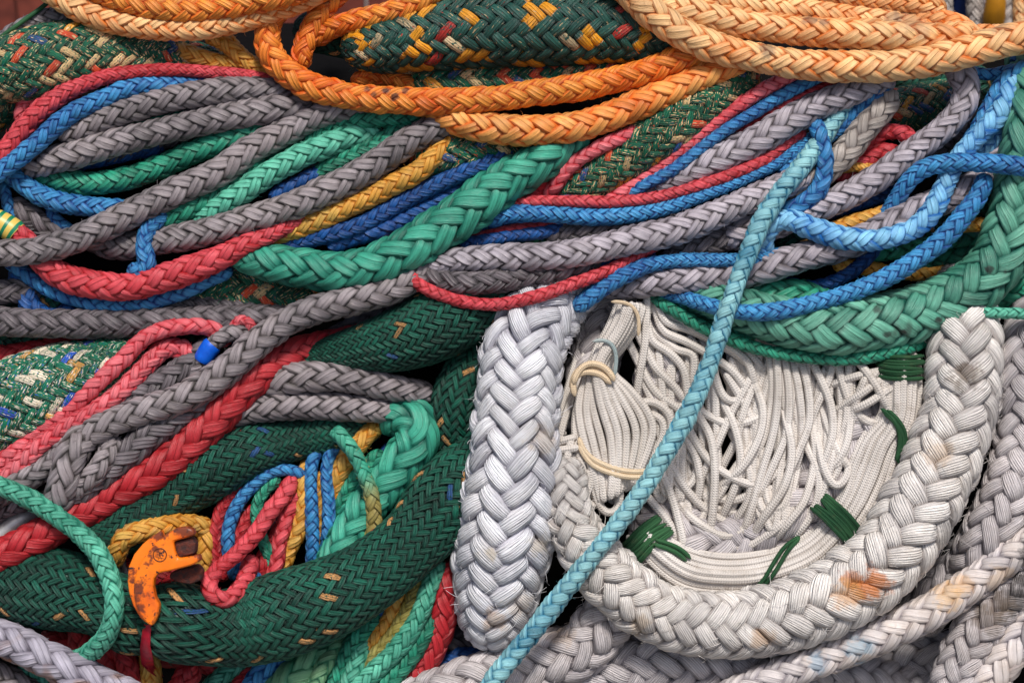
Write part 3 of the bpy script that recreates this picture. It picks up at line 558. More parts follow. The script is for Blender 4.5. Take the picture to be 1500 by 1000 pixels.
class Rope: pass
ROPES = []
def parse(text):
    for line in text.strip().splitlines():
        if line.startswith('#') or not line.strip(): continue
        style, rad, rank, pts, label = line.split('|')
        r = Rope(); r.style = style; r.label = label; r.kind = 'rope'
        rank = float(rank)
        rows = []
        for tk in pts.split():
            v = [float(c) for c in tk.split(',')]
            rows.append([v[0], v[1], v[2] if len(v) > 2 else rank])
        rows = np.array(rows)
        for e, e2 in ((0, 1), (-1, -2)):             # an end that lies inside the picture dives under its neighbours
            if 0 < rows[e, 0] < 1500 and 0 < rows[e, 1] < 1000 and rows[e, 2] == rank: rows[e, 2] = min(rank, max(rank - 14, -8))
        rr = np.array([float(c) for c in rad.split(',')])
        rad_col = np.interp(np.linspace(0, 1, len(rows)), np.linspace(0, 1, len(rr)), rr)
        r.ctrl = np.c_[rows, rad_col * (.98 if 'white' in style else 1.06)]
        r.path = catmull(r.ctrl, 4.0)
        r.rank = rank
        ROPES.append(r)
parse(DATA); parse(WHITE)

def cord(rows, rank, rad, group, mat='cord', wob=0):
    r = Rope(); r.kind = 'cord'; r.style = mat; r.group = group; r.label = None
    rows = np.asarray(rows, float)
    if wob: rows = rows + rng.normal(0, wob, rows.shape)
    r.ctrl = np.c_[rows[:, :2], np.full(len(rows), rank), np.full(len(rows), rad)]
    r.path = catmull(r.ctrl, 4.0); r.rank = rank
    ROPES.append(r); return r

loose = []
for i, line in enumerate(LOOSE.strip().splitlines()):
    rows = [[float(c) for c in p.split(',')] for p in line.split()]
    rk = 12 + (i * 7 % 11) * .5
    rows = np.array(rows, float)
    if rows[0, 0] > 870 or rows[0, 1] < 600:       # both ends bend away and dive under the rest of the tangle
        def tail(p, q):
            d = (p - q) / np.linalg.norm(p - q); turn = rng.normal(0, .35)
            d2 = np.array([d[0] * math.cos(turn) - d[1] * math.sin(turn), d[0] * math.sin(turn) + d[1] * math.cos(turn)])
            return p + d * 16, p + d * 16 + d2 * 26
        a1, a2 = tail(rows[0], rows[1]); b1, b2 = tail(rows[-1], rows[-2])
        rks = [rk - 26, rk - 14] + [rk] * len(rows) + [rk - 14, rk - 26]
        rows = np.vstack([a2, a1, rows, b1, b2])
    else: rks = [rk] * len(rows)
    c_ = cord(rows, rk, 6.3, 'tangle')
    c_.ctrl[:, 2] = rks; c_.path = catmull(c_.ctrl, 4.0)
    loose.append(c_)
for i in range(40):                              # deeper layers of the same tangle: long slack loops
    x0 = rng.uniform(945, 1255); w = rng.uniform(-75, 75)
    x1 = float(np.clip(x0 + w, 950, 1265))
    fl = lambda x: 560 + math.sqrt(max(0, 1 - ((x - 1085) / 205) ** 2)) * 222
    yb = min(fl(x0), fl(x1)) - abs(rng.normal(0, 40)); yb = max(yb, 610); t0 = rng.uniform(470, 520); t1 = rng.uniform(480, 560)
    s_ = rng.normal(0, 14); h_ = yb - t0
    rows = [[x0, t0], [x0 + s_ * .4, t0 + h_ * .35], [x0 + s_, t0 + h_ * .7], [x0 + (x1 - x0) * .22 + s_, yb - 8], [(x0 + x1) / 2 + s_, yb + 4],
            [x1 - (x1 - x0) * .2 + s_, yb - 12], [x1 + s_, t0 + h_ * .68], [x1 + s_ * .3, t1 + (yb - t1) * .3], [x1 - s_, t1]]
    loose.append(cord(rows, rng.uniform(-3, 10), 6.2, 'tangle'))

def family(A, B, n, rank, rad, group, wob=1.0, bulge=1.0):
    A = catmull(np.array(A, float), 8); B = catmull(np.array(B, float), 8)
    m = 14
    A = np.stack([np.interp(np.linspace(0, 1, m), np.linspace(0, 1, len(A)), A[:, j]) for j in (0, 1)], 1)
    B = np.stack([np.interp(np.linspace(0, 1, m), np.linspace(0, 1, len(B)), B[:, j]) for j in (0, 1)], 1)
    res = []
    for i in range(n):
        f = (i + .5) / n
        w = rng.normal(0, wob, (m, 2)); w[1:-1] = (w[:-2] + w[1:-1] + w[2:]) / 3
        res.append(cord(A * (1 - f) + B * f + w, rank + bulge * math.sin(f * math.pi), rad, group))
    return res
# hank gathered by a beige tie, left
h1 = family([(905, 440), (895, 470), (872, 510), (858, 545), (846, 580), (842, 610), (850, 650), (866, 695), (878, 740)],
            [(945, 445), (935, 480), (910, 515), (892, 540), (915, 560), (945, 590), (962, 620), (952, 660), (925, 715)], 9, 17, 6.5, 'hank_a', 1.2)
h1 += family([(862, 560), (840, 600), (838, 650), (850, 700), (872, 735)], [(880, 560), (880, 600), (890, 650), (905, 700), (915, 738)], 4, 14, 6.5, 'hank_a', 1.5)
for pts_ in ([(852, 668), (842, 700), (846, 728), (862, 740), (880, 735), (886, 712), (878, 690)], [(868, 690), (872, 722), (884, 748), (902, 748), (908, 724), (902, 700)],
             [(892, 690), (902, 728), (918, 742), (930, 730), (934, 702), (926, 684)], [(838, 640), (830, 680), (838, 716), (856, 724), (866, 706), (862, 684)]):
    h1.append(cord(pts_, 15.5, 6.3, 'hank_a'))
t1 = [cord([(838, 572), (840, 552), (850, 540), (868, 537), (885, 543), (897, 556)], 21, 5.0, 'hank_a', 'beigetwine'),
      cord([(840, 562), (846, 545), (860, 533), (878, 534), (893, 545), (900, 558)], 21.5, 5.0, 'hank_a', 'beigetwine'),
      cord([(842, 580), (839, 562), (846, 548), (862, 544), (882, 549), (895, 562)], 21.2, 5.0, 'hank_a', 'beigetwine'),
      cord([(848, 640), (852, 654), (868, 672), (900, 686), (930, 691), (955, 688)], 21, 4.2, 'hank_a', 'beigetwine'),
      cord([(848, 650), (854, 664), (870, 682), (902, 695), (930, 699), (955, 697)], 21, 4.2, 'hank_a', 'beigetwine'),
      cord([(868, 500), (885, 498), (898, 506), (903, 525), (900, 550)], 22, 3.2, 'hank_a', 'greytwine'),
      cord([(895, 442), (915, 443), (930, 452), (936, 470), (935, 492)], 21, 3.0, 'hank_a', 'beigetwine')]
# hank bound with green twine, bottom and right
h2 = family([(1296, 520), (1294, 560), (1296, 600), (1275, 628), (1252, 660), (1246, 700), (1222, 745), (1180, 790), (1120, 816), (1060, 822), (1010, 812), (975, 790), (955, 765)],
            [(1342, 520), (1342, 570), (1336, 620), (1318, 655), (1308, 700), (1285, 745), (1252, 790), (1200, 840), (1120, 866), (1040, 868), (985, 855), (945, 815), (925, 790)], 6, 15, 6.2, 'hank_b', 1.3, 1.5)
h2 += family([(1290, 520), (1290, 560), (1290, 600), (1272, 628), (1248, 655), (1240, 700), (1215, 745), (1172, 788), (1118, 808), (1060, 812), (1010, 802), (980, 785), (958, 760)],
            [(1346, 520), (1350, 570), (1345, 620), (1328, 655), (1316, 700), (1293, 745), (1258, 795), (1205, 848), (1120, 874), (1040, 876), (980, 862), (938, 820), (918, 790)], 8, 9, 6.2, 'hank_b', 2.2, 1.5)
def wrap(p, q, n, width, rad, group, rank, bow=10):
    """n turns of twine laid side by side across the bundle from p to q"""
    p = np.array(p, float); q = np.array(q, float); d = (q - p) / np.linalg.norm(q - p); nrm = np.array([-d[1], d[0]])
    out = []
    for i in range(n):
        o = (i - (n - 1) / 2) * width / n + rng.normal(0, 1.1)
        sk = rng.normal(0, 1.2) + (4 if i == n // 2 else 0)
        rows = [p + nrm * (o - sk) + d * -4 + rng.normal(0, .8, 2), p * .75 + q * .25 + nrm * (o + bow * .7), (p + q) / 2 + nrm * (o + bow) + rng.normal(0, .8, 2),
                p * .25 + q * .75 + nrm * (o + bow * .7), q + nrm * (o + sk) + d * 4 + rng.normal(0, .8, 2)]
        out.append(cord(rows, rank, rad, group, 'greentwine'))
    return out
t2 = wrap((1286, 536), (1350, 538), 7, 36, 3.4, 'hank_b', 20, 3)
t2 += wrap((1200, 735), (1258, 795), 7, 34, 3.4, 'hank_b', 20, -4)
t2 += wrap((922, 815), (972, 768), 8, 40, 3.4, 'hank_b', 20, -3)
t2 += [cord([(1290, 598), (1305, 610), (1316, 628), (1318, 650), (1313, 675)], 20.5, 3.6, 'hank_b', 'greentwine'),
       cord([(1294, 603), (1309, 616), (1321, 634), (1322, 655), (1315, 678)], 20.5, 3.6, 'hank_b', 'greentwine'),
       cord([(1299, 600), (1313, 612), (1325, 632), (1325, 655), (1317, 680)], 20.3, 3.6, 'hank_b', 'greentwine'),
       cord([(1172, 785), (1150, 800), (1132, 826), (1118, 850), (1102, 866)], 20.5, 3.2, 'hank_b', 'greentwine'),
       cord([(1172, 787), (1154, 806), (1140, 830), (1126, 850), (1108, 866)], 20.5, 3.2, 'hank_b', 'greentwine'),
       cord([(960, 790), (985, 798), (1000, 806), (1012, 818)], 20.5, 3.6, 'hank_b', 'greentwine'),
       cord([(958, 797), (980, 804), (996, 812), (1006, 822)], 20.5, 3.6, 'hank_b', 'greentwine')]

# ------------------------------------------------------------------ let the ropes rest on each other (depth of each sample)
def settle():
    xs, ranks, rads, rid = [], [], [], []
    for i, r in enumerate(ROPES):
        p = r.path[::2]
        xs.append(p[:, :2]); ranks.append(p[:, 2]); rads.append(p[:, 3]); rid.append(np.full(len(p), i))
        r.nsample = len(p); r.filler = r.rank <= -5
    X = np.vstack(xs); K = np.concatenate(ranks); R = np.concatenate(rads); I = np.concatenate(rid)
    FL = np.array([r.filler for r in ROPES])[I]
    N = len(X); ia, ja, hh = [], [], []
    rmax = 86
    order = np.argsort(X[:, 0]); Xo = X[order]
    for a in range(N):                                    # pairs near each other in the face of the pile
        lo = np.searchsorted(Xo[:, 0], X[a, 0] - R[a] - rmax); hi = np.searchsorted(Xo[:, 0], X[a, 0] + R[a] + rmax)
        c = order[lo:hi]
        c = c[(I[c] != I[a]) & (K[c] < K[a] - .01)]
        if not len(c): continue
        d2 = ((X[c] - X[a]) ** 2).sum(1)
        s = (R[c] + R[a]) * .80
        ok = d2 < s * s
        c = c[ok]
        if not len(c): continue
        ia.append(np.full(len(c), a)); ja.append(c)
        hh.append(np.maximum(np.sqrt(s[ok] ** 2 - d2[ok]) * .72, np.where(d2[ok] < R[c] ** 2 * .8, np.sqrt(np.maximum(R[c] ** 2 - d2[ok], 0)) + .1 * R[a], 0)))
    ia = np.concatenate(ia); ja = np.concatenate(ja); hh = np.concatenate(hh)
    # the deep fillers never push anything
    keep = ~(FL[ia] | FL[ja]); fa, fb = ia[FL[ja] & ~FL[ia]], ja[FL[ja] & ~FL[ia]]
    ia, ja, hh = ia[keep], ja[keep], hh[keep]
    sa = np.r_[0, np.flatnonzero(np.diff(ia)) + 1]; ua = ia[sa]
    oj = np.argsort(ja, kind='stable'); jb, ib, hb = ja[oj], ia[oj], hh[oj]
    sb = np.r_[0, np.flatnonzero(np.diff(jb)) + 1]; ub = jb[sb]
    base = -20 + K * 2.0
    z = base.copy()
    H = 12
    kers = []
    for r in ROPES:
        sg = SIG0 + r.path[:, 3].mean() * SIG1 + (.6 if r.kind == 'cord' else 0)
        k = np.exp(-.5 * (np.arange(-H, H + 1) / sg) ** 2); kers.append(k / k.sum())
    bounds = np.r_[0, np.cumsum([r.nsample for r in ROPES])]
    for it in range(NIT):
        v = np.maximum(0, hh - (z[ia] - z[ja])); vb = v[oj]
        up = np.zeros(N); dn = np.zeros(N)
        up[ua] = np.maximum.reduceat(v, sa); dn[ub] = np.maximum.reduceat(vb, sb)
        z = z + .45 * (up - dn)
        z += (base - z) * .004
        for i in range(len(ROPES)):
            a, b = bounds[i], bounds[i + 1]
            zz = np.pad(z[a:b], H, mode='edge')
            if it < NIT - 2: z[a:b] = z[a:b] * .5 + .5 * np.convolve(zz, kers[i], 'valid')
    v = np.maximum(0, hh - (z[ia] - z[ja]))
    low = np.full(N, 0.0)
    zf = z.copy()
    for i, r in enumerate(ROPES):                      # fillers lie below whatever crosses them
        if not r.filler: continue
        a, b = bounds[i], bounds[i + 1]
        m = (fb >= a) & (fb < b)
        t = np.full(N, 1e9); np.minimum.at(t, fb[m], z[fa[m]] - R[fa[m]] * .6 - R[fb[m]] * .5)
        t = np.minimum(t[a:b], -30)
        zz = np.pad(t, H, mode='edge'); z[a:b] = np.minimum(np.convolve(zz, kers[i], 'valid'), t + 14)
    for i, r in enumerate(ROPES):
        a, b = bounds[i], bounds[i + 1]
        zz = np.convolve(np.pad(z[a:b], H, mode='edge'), kers[i], 'valid')
        r.z = np.interp(np.arange(len(r.path)) / 2, np.arange(b - a), zz)
    print('settled', N, 'samples, depth', z.min(), z.max(), np.percentile(z, [1, 50, 90, 99]), 'left over', np.percentile(v, [90, 99]), v.max())
SIG0, SIG1, NIT = 2.0, .04, 180
settle()

mz = np.mean([c.z.mean() for c in loose])
for c in loose: c.z = mz + (c.z - mz) * 1.35 - 6
for c in h1 + h2: c.z = c.z + rng.normal(0, 2.2)
for c in t2[:22]:                                  # twine bindings ride over the hank and tuck in at both sides
    near = []
    for h in h2:
        d = np.hypot(h.path[:, 0] - c.path[len(c.path) // 2, 0], h.path[:, 1] - c.path[len(c.path) // 2, 1])
        if d.min() < 32: near.append(h.z[int(np.argmin(d))])
    t = np.linspace(0, 1, len(c.path))
    c.z = np.percentile(near, 85) - 12 + 25 * np.sqrt(np.sin(np.pi * t) + .02) + rng.normal(0, 1.3)

for c in t2[22:]:
    zz_ = []
    for x_, y_ in c.path[:, :2]:
        b_ = -99
        for h in h2:
            d = np.hypot(h.path[:, 0] - x_, h.path[:, 1] - y_); k_ = int(np.argmin(d))
            if d[k_] < 11: b_ = max(b_, h.z[k_] + math.sqrt(max(0, 49 - d[k_] ** 2)))
        zz_.append(b_)
    zz_ = np.array(zz_); zz_[zz_ < -90] = np.median(zz_)
    c.z = np.convolve(np.pad(zz_, 3, mode='edge'), np.ones(7) / 7, 'valid') + 3.5

# ------------------------------------------------------------------ mesh helpers
def new_mesh(name, V, F, mat, attrs=None, smooth=True):
    me = bpy.data.meshes.new(name)
    V = np.ascontiguousarray(V, np.float32); F = np.ascontiguousarray(F, np.int32)
    nf, k = F.shape
    me.vertices.add(len(V)); me.vertices.foreach_set('co', V.ravel())
    me.loops.add(nf * k); me.loops.foreach_set('vertex_index', F.ravel())
    me.polygons.add(nf)
    me.polygons.foreach_set('loop_start', np.arange(0, nf * k, k, dtype=np.int32))
    try: me.polygons.foreach_set('loop_total', np.full(nf, k, np.int32))
    except Exception: pass
    me.polygons.foreach_set('use_smooth', np.full(nf, smooth))
    for nm, (typ, key, arr) in (attrs or {}).items():
        a = me.attributes.new(nm, typ, 'POINT'); a.data.foreach_set(key, np.ascontiguousarray(arr, np.float32).ravel())
    me.materials.append(mat)
    me.update(calc_edges=True)
    return me

def link(name, me, parent=None):
    o = bpy.data.objects.new(name, me); COL.objects.link(o)
    if parent is not None: o.parent = parent
    return o

def empty(name, loc, label, cat, group=None):
    o = bpy.data.objects.new(name, None); COL.objects.link(o); o.location = Vector(loc)
    o.empty_display_size = .02
    o['label'] = label; o['category'] = cat
    if group: o['group'] = group
    return o

def child(name, me, parent):
    """mesh data is in world metres; the child sits under the thing's base"""
    o = link(name, me, parent)
    o.location = -parent.location
    return o

def frames(P):
    """rotation minimising frames along a polyline (mm)"""
    T = np.gradient(P, axis=0); T /= np.linalg.norm(T, axis=1)[:, None]
    N = np.zeros_like(P)
    ref = -VIEW
    n = ref - T[0] * ref.dot(T[0]); n /= np.linalg.norm(n); N[0] = n
    for i in range(1, len(P)):
        n = N[i - 1] - T[i] * N[i - 1].dot(T[i]); N[i] = n / np.linalg.norm(n)
    return T, N, np.cross(T, N)

def path3d(r):
    p = r.path; W = place(p[:, 0], p[:, 1], r.z) * 1000        # back to mm
    f = (DIST - r.z) / DIST
    rad = p[:, 3] * f
    n_ = len(rad); e_ = np.arange(n_) * 4.0
    tp = lambda dd: np.sqrt(np.clip(1 - (1 - np.clip(dd / p[:, 3], 0, 1)) ** 2, .08, 1))
    if 0 < p[0, 0] < 1500 and 0 < p[0, 1] < 1000: rad = rad * tp(e_)
    if 0 < p[-1, 0] < 1500 and 0 < p[-1, 1] < 1000: rad = rad * tp(e_[::-1])
    # out of frame ends run on and sink away
    segs = [(W, rad)]
    def ext(P0, P1, rr):
        d = P0 - P1; d /= np.linalg.norm(d)
        k = np.arange(1, 30)[:, None] * 4.0
        Q = P0 + d * k + VIEW * (k ** 2) * .004
        return Q, np.full(29, rr)
    if not (0 < p[0, 0] < 1500 and 0 < p[0, 1] < 1000):
        Q, q = ext(W[0], W[2], rad[0]); W = np.vstack([Q[::-1], W]); rad = np.r_[q[::-1], rad]
    if not (0 < p[-1, 0] < 1500 and 0 < p[-1, 1] < 1000):
        Q, q = ext(W[-1], W[-3], rad[-1]); W = np.vstack([W, Q]); rad = np.r_[rad, q]
    return W, rad

def hash01(a, b, seed):
    x = np.sin(a * 127.1 + b * 311.7 + seed * 74.7) * 43758.5453
    return x - np.floor(x)

def tube(P, T, N, B, rad, m, seed, closed_caps=True):
    n = len(P); ang = np.linspace(0, 2 * np.pi, m + 1) - np.pi
    ring = (np.cos(ang)[None, :, None] * N[:, None, :] + np.sin(ang)[None, :, None] * B[:, None, :]) * rad[:, None, None] + P[:, None, :]
    idx = np.arange(n * (m + 1)).reshape(n, m + 1)
    F = np.stack([idx[:-1, :-1], idx[:-1, 1:], idx[1:, 1:], idx[1:, :-1]], -1).reshape(-1, 4)
    return ring.reshape(-1, 3), F, ang

def braid(r, seed):
    """returns list of (name, V, F, st, pk) – every strand of a two-over two-under braid, and the core"""
    W, rad = path3d(r)
    big = r.style in SPEC
    n, tan, m, spc = SPEC.get(r.style, (6, .52, 12, 3) if rad.max() > 13.5 else (4, .55, 8, 3))
    if not big and rad.max() <= 9.6: m, spc = 8, 2
    if r.style in ('darkgreen', 'fleckmix', 'fleckwhite', 'fleckorange'):
        wid = {'darkgreen': 10, 'fleckmix': 12.5, 'fleckwhite': 13, 'fleckorange': 18}[r.style]
        n = int(np.clip(2 * round(2 * math.pi * rad.max() * .8 / wid / 2), 10, 28))
    d = np.r_[0, np.cumsum(np.linalg.norm(np.diff(W, axis=0), axis=1))]
    # gentle smoothing of the 3d path, then even spacing
    ns = max(8, int(d[-1] / 4)); s = np.linspace(0, d[-1], ns)
    P = np.stack([np.interp(s, d, W[:, j]) for j in range(3)], 1); rad = np.interp(s, d, rad)
    for _ in range(3):
        Q = P.copy(); Q[1:-1] = (P[:-2] + 2 * P[1:-1] + P[2:]) / 4; P = Q
    lr = np.random.default_rng(seed)
    # slight swelling and kinks of a used rope
    ph = lr.uniform(0, 6.28, 4)
    lump = 2.6 if r.style in ('darkgreen', 'fleckmix', 'fleckwhite', 'fleckorange') else (1.4 if big else 1.0)
    rad = rad * (1 + lump * (.035 * np.sin(s / (4.1 * rad.mean()) + ph[0]) + .025 * np.sin(s / (1.7 * rad.mean()) + ph[1])))
    T, N, B = frames(P)
    wv = np.pi * (rad * .82) / n * math.cos(math.atan(tan))       # half width available to a strand
    thick = np.minimum(wv * .54, rad * .24)
    amp = thick * .55
    Rc = rad - thick - amp
    if r.style in ('white', 'creamwhite', 'shadewhite'):
        thick = np.minimum(wv * .78, rad * .3); amp = thick * .6; Rc = rad - thick - amp * .8
    phi = np.r_[0, np.cumsum(tan / (.5 * (Rc[1:] + Rc[:-1])) * np.diff(s))]
    roll = .35 * np.sin(s / (13 * rad.mean()) + ph[2]) + ph[3]
    K = max(4, int(phi[-1] / (np.pi / n / spc)))
    pq = np.linspace(0, phi[-1], K)
    sq = np.interp(pq, phi, s)
    def at(arr): return np.stack([np.interp(sq, s, arr[:, j]) for j in range(3)], 1) if arr.ndim == 2 else np.interp(sq, s, arr)
    Pq, Tq, Nq, Bq, Rq, wq, tq, aq, rq, radq = (at(a) for a in (P, T, N, B, Rc, wv, thick, amp, roll, rad))
    al = math.atan(tan); ca, sa = math.cos(al), math.sin(al)
    along = sq / s[-1]
    out = []
    cs = np.arange(m) * 2 * np.pi / m
    cx = np.sign(np.cos(cs)) * np.abs(np.cos(cs)) ** .85; cy = np.sign(np.sin(cs)) * np.abs(np.sin(cs)) ** .85
    white = r.style in ('white', 'creamwhite', 'shadewhite')
    if white: cor = np.where(np.arange(m) % 2 == 0, 1.05, .90); cx = cx * (.5 + .5 * cor); cy = cy * cor
    irr = .065 if white else (.06 if big else .045)
    if m == 12:                                    # two yarns side by side: a groove along the crown of the strand
        cy = cy.copy(); cy[3] *= .62; cy[2] *= 1.06; cy[4] *= 1.06
    if m == 16:                                    # three yarns
        cy = cy.copy(); cy[3] *= .8; cy[5] *= .8
    idx0 = np.arange(K * m).reshape(K, m)
    nxt = np.roll(idx0, -1, 1)
    F = np.stack([idx0[:-1], nxt[:-1], nxt[1:], idx0[1:]], -1).reshape(-1, 4)
    caps = None
    for fam in (0, 1):
        sg = -1 if fam == 0 else 1
        for i in range(n):
            th0 = 2 * np.pi * i / n + (0 if fam == 0 else np.pi / n * 0)
            th = th0 + sg * pq
            lat = n * th / 2 - np.pi / 4
            f = np.cos(lat) * (1 if fam == 0 else -1)
            fs = f / np.sqrt(f * f + .18) * 1.09
            pick = np.floor((lat + (0 if fam == 0 else np.pi) + np.pi) / (2 * np.pi))
            pr = hash01(pick, i + fam * 37.0, seed * .37)
            if r.style == 'fleckorange':               # orange yarns show in clumps of neighbouring picks
                cl = np.sin(sq / 31 + 1.3) * np.sin(th * 1.5 + 2.1) + .5 * np.sin(sq / 13 + th)
                pr = np.where((cl > .38) & (pr < .85), .05, .125 + .875 * pr)
            jit = (hash01(pick, i + fam * 91.0, seed * .71) - .5)
            nz = lambda q: sum(np.sin(pq * fr_ * n / 6 + lr.uniform(0, 6.28)) for fr_ in (.9, 1.7, 3.1)) / 2
            thr = th + rq + irr * nz(0) * (6 / n)
            wn, rn = nz(1), nz(2)
            cth, sth = np.cos(thr), np.sin(thr)
            er = cth[:, None] * Nq + sth[:, None] * Bq
            et = -sth[:, None] * Nq + cth[:, None] * Bq
            bulge = np.maximum(f, 0)
            w = wq * (1.0 + .14 * bulge - .12 * np.maximum(-f, 0)) * (1 + .22 * jit * bulge + irr * 1.5 * wn)
            rr = Rq + aq * fs + tq * (.45 * jit * bulge + irr * 3 * rn)
            C = Pq + er * rr[:, None]
            wd = sa * (-sg) * Tq + ca * et * 1.0                 # across the strand
            wd /= np.linalg.norm(wd, axis=1)[:, None]
            # tilt so a pick dips where it slides under its neighbour
            C = C + wd * (w * .18 * jit * bulge)[:, None]
            t = tq * (1 + .12 * bulge)
            V = C[:, None, :] + wd[:, None, :] * (cx[None, :, None] * w[:, None, None]) + er[:, None, :] * (cy[None, :, None] * t[:, None, None])
            st = np.empty((K, m, 3)); st[..., 0] = (sq / ca / wq.mean())[:, None] + lr.uniform(0, 90); st[..., 1] = cx[None]; st[..., 2] = cy[None]
            pk = np.empty((K, m, 4)); pk[..., 0] = pr[:, None]
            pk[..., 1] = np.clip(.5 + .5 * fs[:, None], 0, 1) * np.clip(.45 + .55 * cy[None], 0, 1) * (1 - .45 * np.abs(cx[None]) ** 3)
            pk[..., 2] = hash01(i, fam, seed); pk[..., 3] = along[:, None]
            out.append(('strand', V.reshape(-1, 3), F, st.reshape(-1, 3), pk.reshape(-1, 4)))
    cr = np.maximum(Rc - amp * .3, rad * .3)
    V, Fc, ang = tube(P, T, N, B, cr, 10, seed)
    k = len(V)
    st = np.zeros((k, 3)); st[:, 0] = np.repeat(s / 5, 11); st[:, 1] = np.tile(np.cos(ang), len(P))
    pk = np.zeros((k, 4)); pk[:, 0] = .999; pk[:, 3] = np.repeat(s / s[-1], 11)
    out.append(('core', V, Fc, st, pk))
    # rounded end of the core so no rope is a hollow pipe
    return out, (P, T, N, B, rad)

NAMES = {'white': 'plaited_rope', 'creamwhite': 'plaited_rope', 'shadewhite': 'plaited_rope', 'flatwhite': 'flat_braided_rope', 'darkgreen': 'sheathed_rope', 'fleckorange': 'sheathed_rope',
         'fleckmix': 'sheathed_rope', 'fleckwhite': 'sheathed_rope', 'bigteal': 'hawser', 'wornteal': 'hawser'}
GROUPS = {'plaited_rope': 'white plaited ropes', 'sheathed_rope': 'fat green sheathed ropes', 'hawser': 'green hawsers', 'flat_braided_rope': 'pale flat braided ropes'}
TRI = 0
def build_rope(r, seed):
    global TRI
    parts, fr = braid(r, seed)
    mat = MAT[r.style]
    P = fr[0]
    rmax = fr[4].max()
    name = NAMES.get(r.style, 'braided_rope' if rmax > 11 else 'thin_rope')
    base = P[np.argmin(P[:, 2])] * MM
    split = rmax >= 16.5
    if split:
        root = empty(name, base, r.label, 'rope', GROUPS.get(name))
        for nm, V, F, st, pk in parts:
            me = new_mesh(nm, V * MM, F, mat, {'st': ('FLOAT_VECTOR', 'vector', st), 'pk': ('FLOAT_COLOR', 'color', pk)})
            child(nm, me, root); TRI += 2 * len(F)
    else:
        Vs, Fs, ss, ps, off = [], [], [], [], 0
        for nm, V, F, st, pk in parts:
            Vs.append(V); Fs.append(F + off); ss.append(st); ps.append(pk); off += len(V)
        me = new_mesh(name, np.vstack(Vs) * MM - base, np.vstack(Fs), mat, {'st': ('FLOAT_VECTOR', 'vector', np.vstack(ss)), 'pk': ('FLOAT_COLOR', 'color', np.vstack(ps))})
        root = link(name, me); root.location = Vector(base)
        root['label'] = r.label; root['category'] = 'rope'; TRI += 2 * sum(len(f) for f in Fs)
    r.root = root; r.fr = fr
    return root

def build_cord(r, seed, parent, name):
    global TRI
    W, rad = path3d(r)
    d = np.r_[0, np.cumsum(np.linalg.norm(np.diff(W, axis=0), axis=1))]
    ns = max(6, int(d[-1] / 5)); s = np.linspace(0, d[-1], ns)
    P = np.stack([np.interp(s, d, W[:, j]) for j in range(3)], 1); rad = np.interp(s, d, rad)
    for _ in range(2):
        Q = P.copy(); Q[1:-1] = (P[:-2] + 2 * P[1:-1] + P[2:]) / 4; P = Q
    T, N, B = frames(P)
    m = 10
    V, F, ang = tube(P, T, N, B, rad, m, seed)
    k = 2 * np.pi / (rad.mean() * .62)
    lat = 4
    sp_ = s + np.random.default_rng(seed + 5).uniform(0, 20)
    A = (sp_ * k * .5)[:, None] + (ang * lat)[None]; Bb = (sp_ * k * .5)[:, None] - (ang * lat)[None]
    st = np.stack([A, Bb, np.zeros_like(A)], -1)
    me = new_mesh(name, V * MM, F, MAT[r.style], {'st': ('FLOAT_VECTOR', 'vector', st.reshape(-1, 3))})
    TRI += 2 * len(F)
    return child(name, me, parent)

for i, r in enumerate(ROPES):
    if r.kind == 'rope': build_rope(r, i + 1)

def cord_thing(name, label, cat, items):
    pts = np.vstack([place(c.path[:, 0], c.path[:, 1], c.z) for c in items])
    root = empty(name, pts[np.argmin(pts[:, 2])], label, cat)
    for j, c in enumerate(items):
        build_cord(c, j, root, {'greentwine': 'twine_turn', 'beigetwine': 'tie', 'greytwine': 'tie'}.get(c.style, 'cord_loop'))
    return root
cord_thing('tangled_cord', 'loose tangle of cream cord hanging in loops inside the white U shaped plait', 'cord', loose)
cord_thing('cord_hank', 'hank of cream cord gathered by a beige tie, right of the tall white plait', 'cord', h1 + t1)
cord_thing('cord_hank', 'curved hank of cream cord bound with dark green twine', 'cord', h2 + t2)
print('triangles', TRI)
# ------------------------------------------------------------------ dark backing sheet the ropes lie on
def simple_mat(name, col, rough=.8, metal=0, bumpscale=40, bump=.4, col2=None, dist=.004):
    k = NT(name)
    geo = k.n("ShaderNodeTexCoord").outputs['Object']
    nz = k.noise(geo, bumpscale, 4, .6)
    c = k.mix(k.step(nz, .35, .65), srgb(*col), srgb(*(col2 or [int(v * .7) for v in col])))
    k.link(c, k.b.inputs['Base Color']); k.b.inputs['Roughness'].default_value = rough; k.b.inputs['Metallic'].default_value = metal; k.b.inputs['Specular IOR Level'].default_value = .08 if max(col) < 20 else .4
    bp = k.n("ShaderNodeBump"); bp.inputs['Strength'].default_value = bump; bp.inputs['Distance'].default_value = dist
    k.link(nz, bp.inputs['Height']); k.link(bp.outputs[0], k.b.inputs['Normal'])
    return k.m
def grid_mesh(name, Xf, nx, ny, mat):
    u, v = np.meshgrid(np.linspace(0, 1, nx), np.linspace(0, 1, ny))
    V = Xf(u.ravel(), v.ravel())
    idx = np.arange(nx * ny).reshape(ny, nx)
    F = np.stack([idx[:-1, :-1], idx[1:, :-1], idx[1:, 1:], idx[:-1, 1:]], -1).reshape(-1, 4)
    return new_mesh(name, V, F, mat)
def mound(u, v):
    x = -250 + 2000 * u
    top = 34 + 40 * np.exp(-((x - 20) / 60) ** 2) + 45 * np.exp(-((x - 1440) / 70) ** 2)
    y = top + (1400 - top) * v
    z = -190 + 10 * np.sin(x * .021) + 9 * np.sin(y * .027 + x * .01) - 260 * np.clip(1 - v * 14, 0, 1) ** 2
    return place(x, y, z)
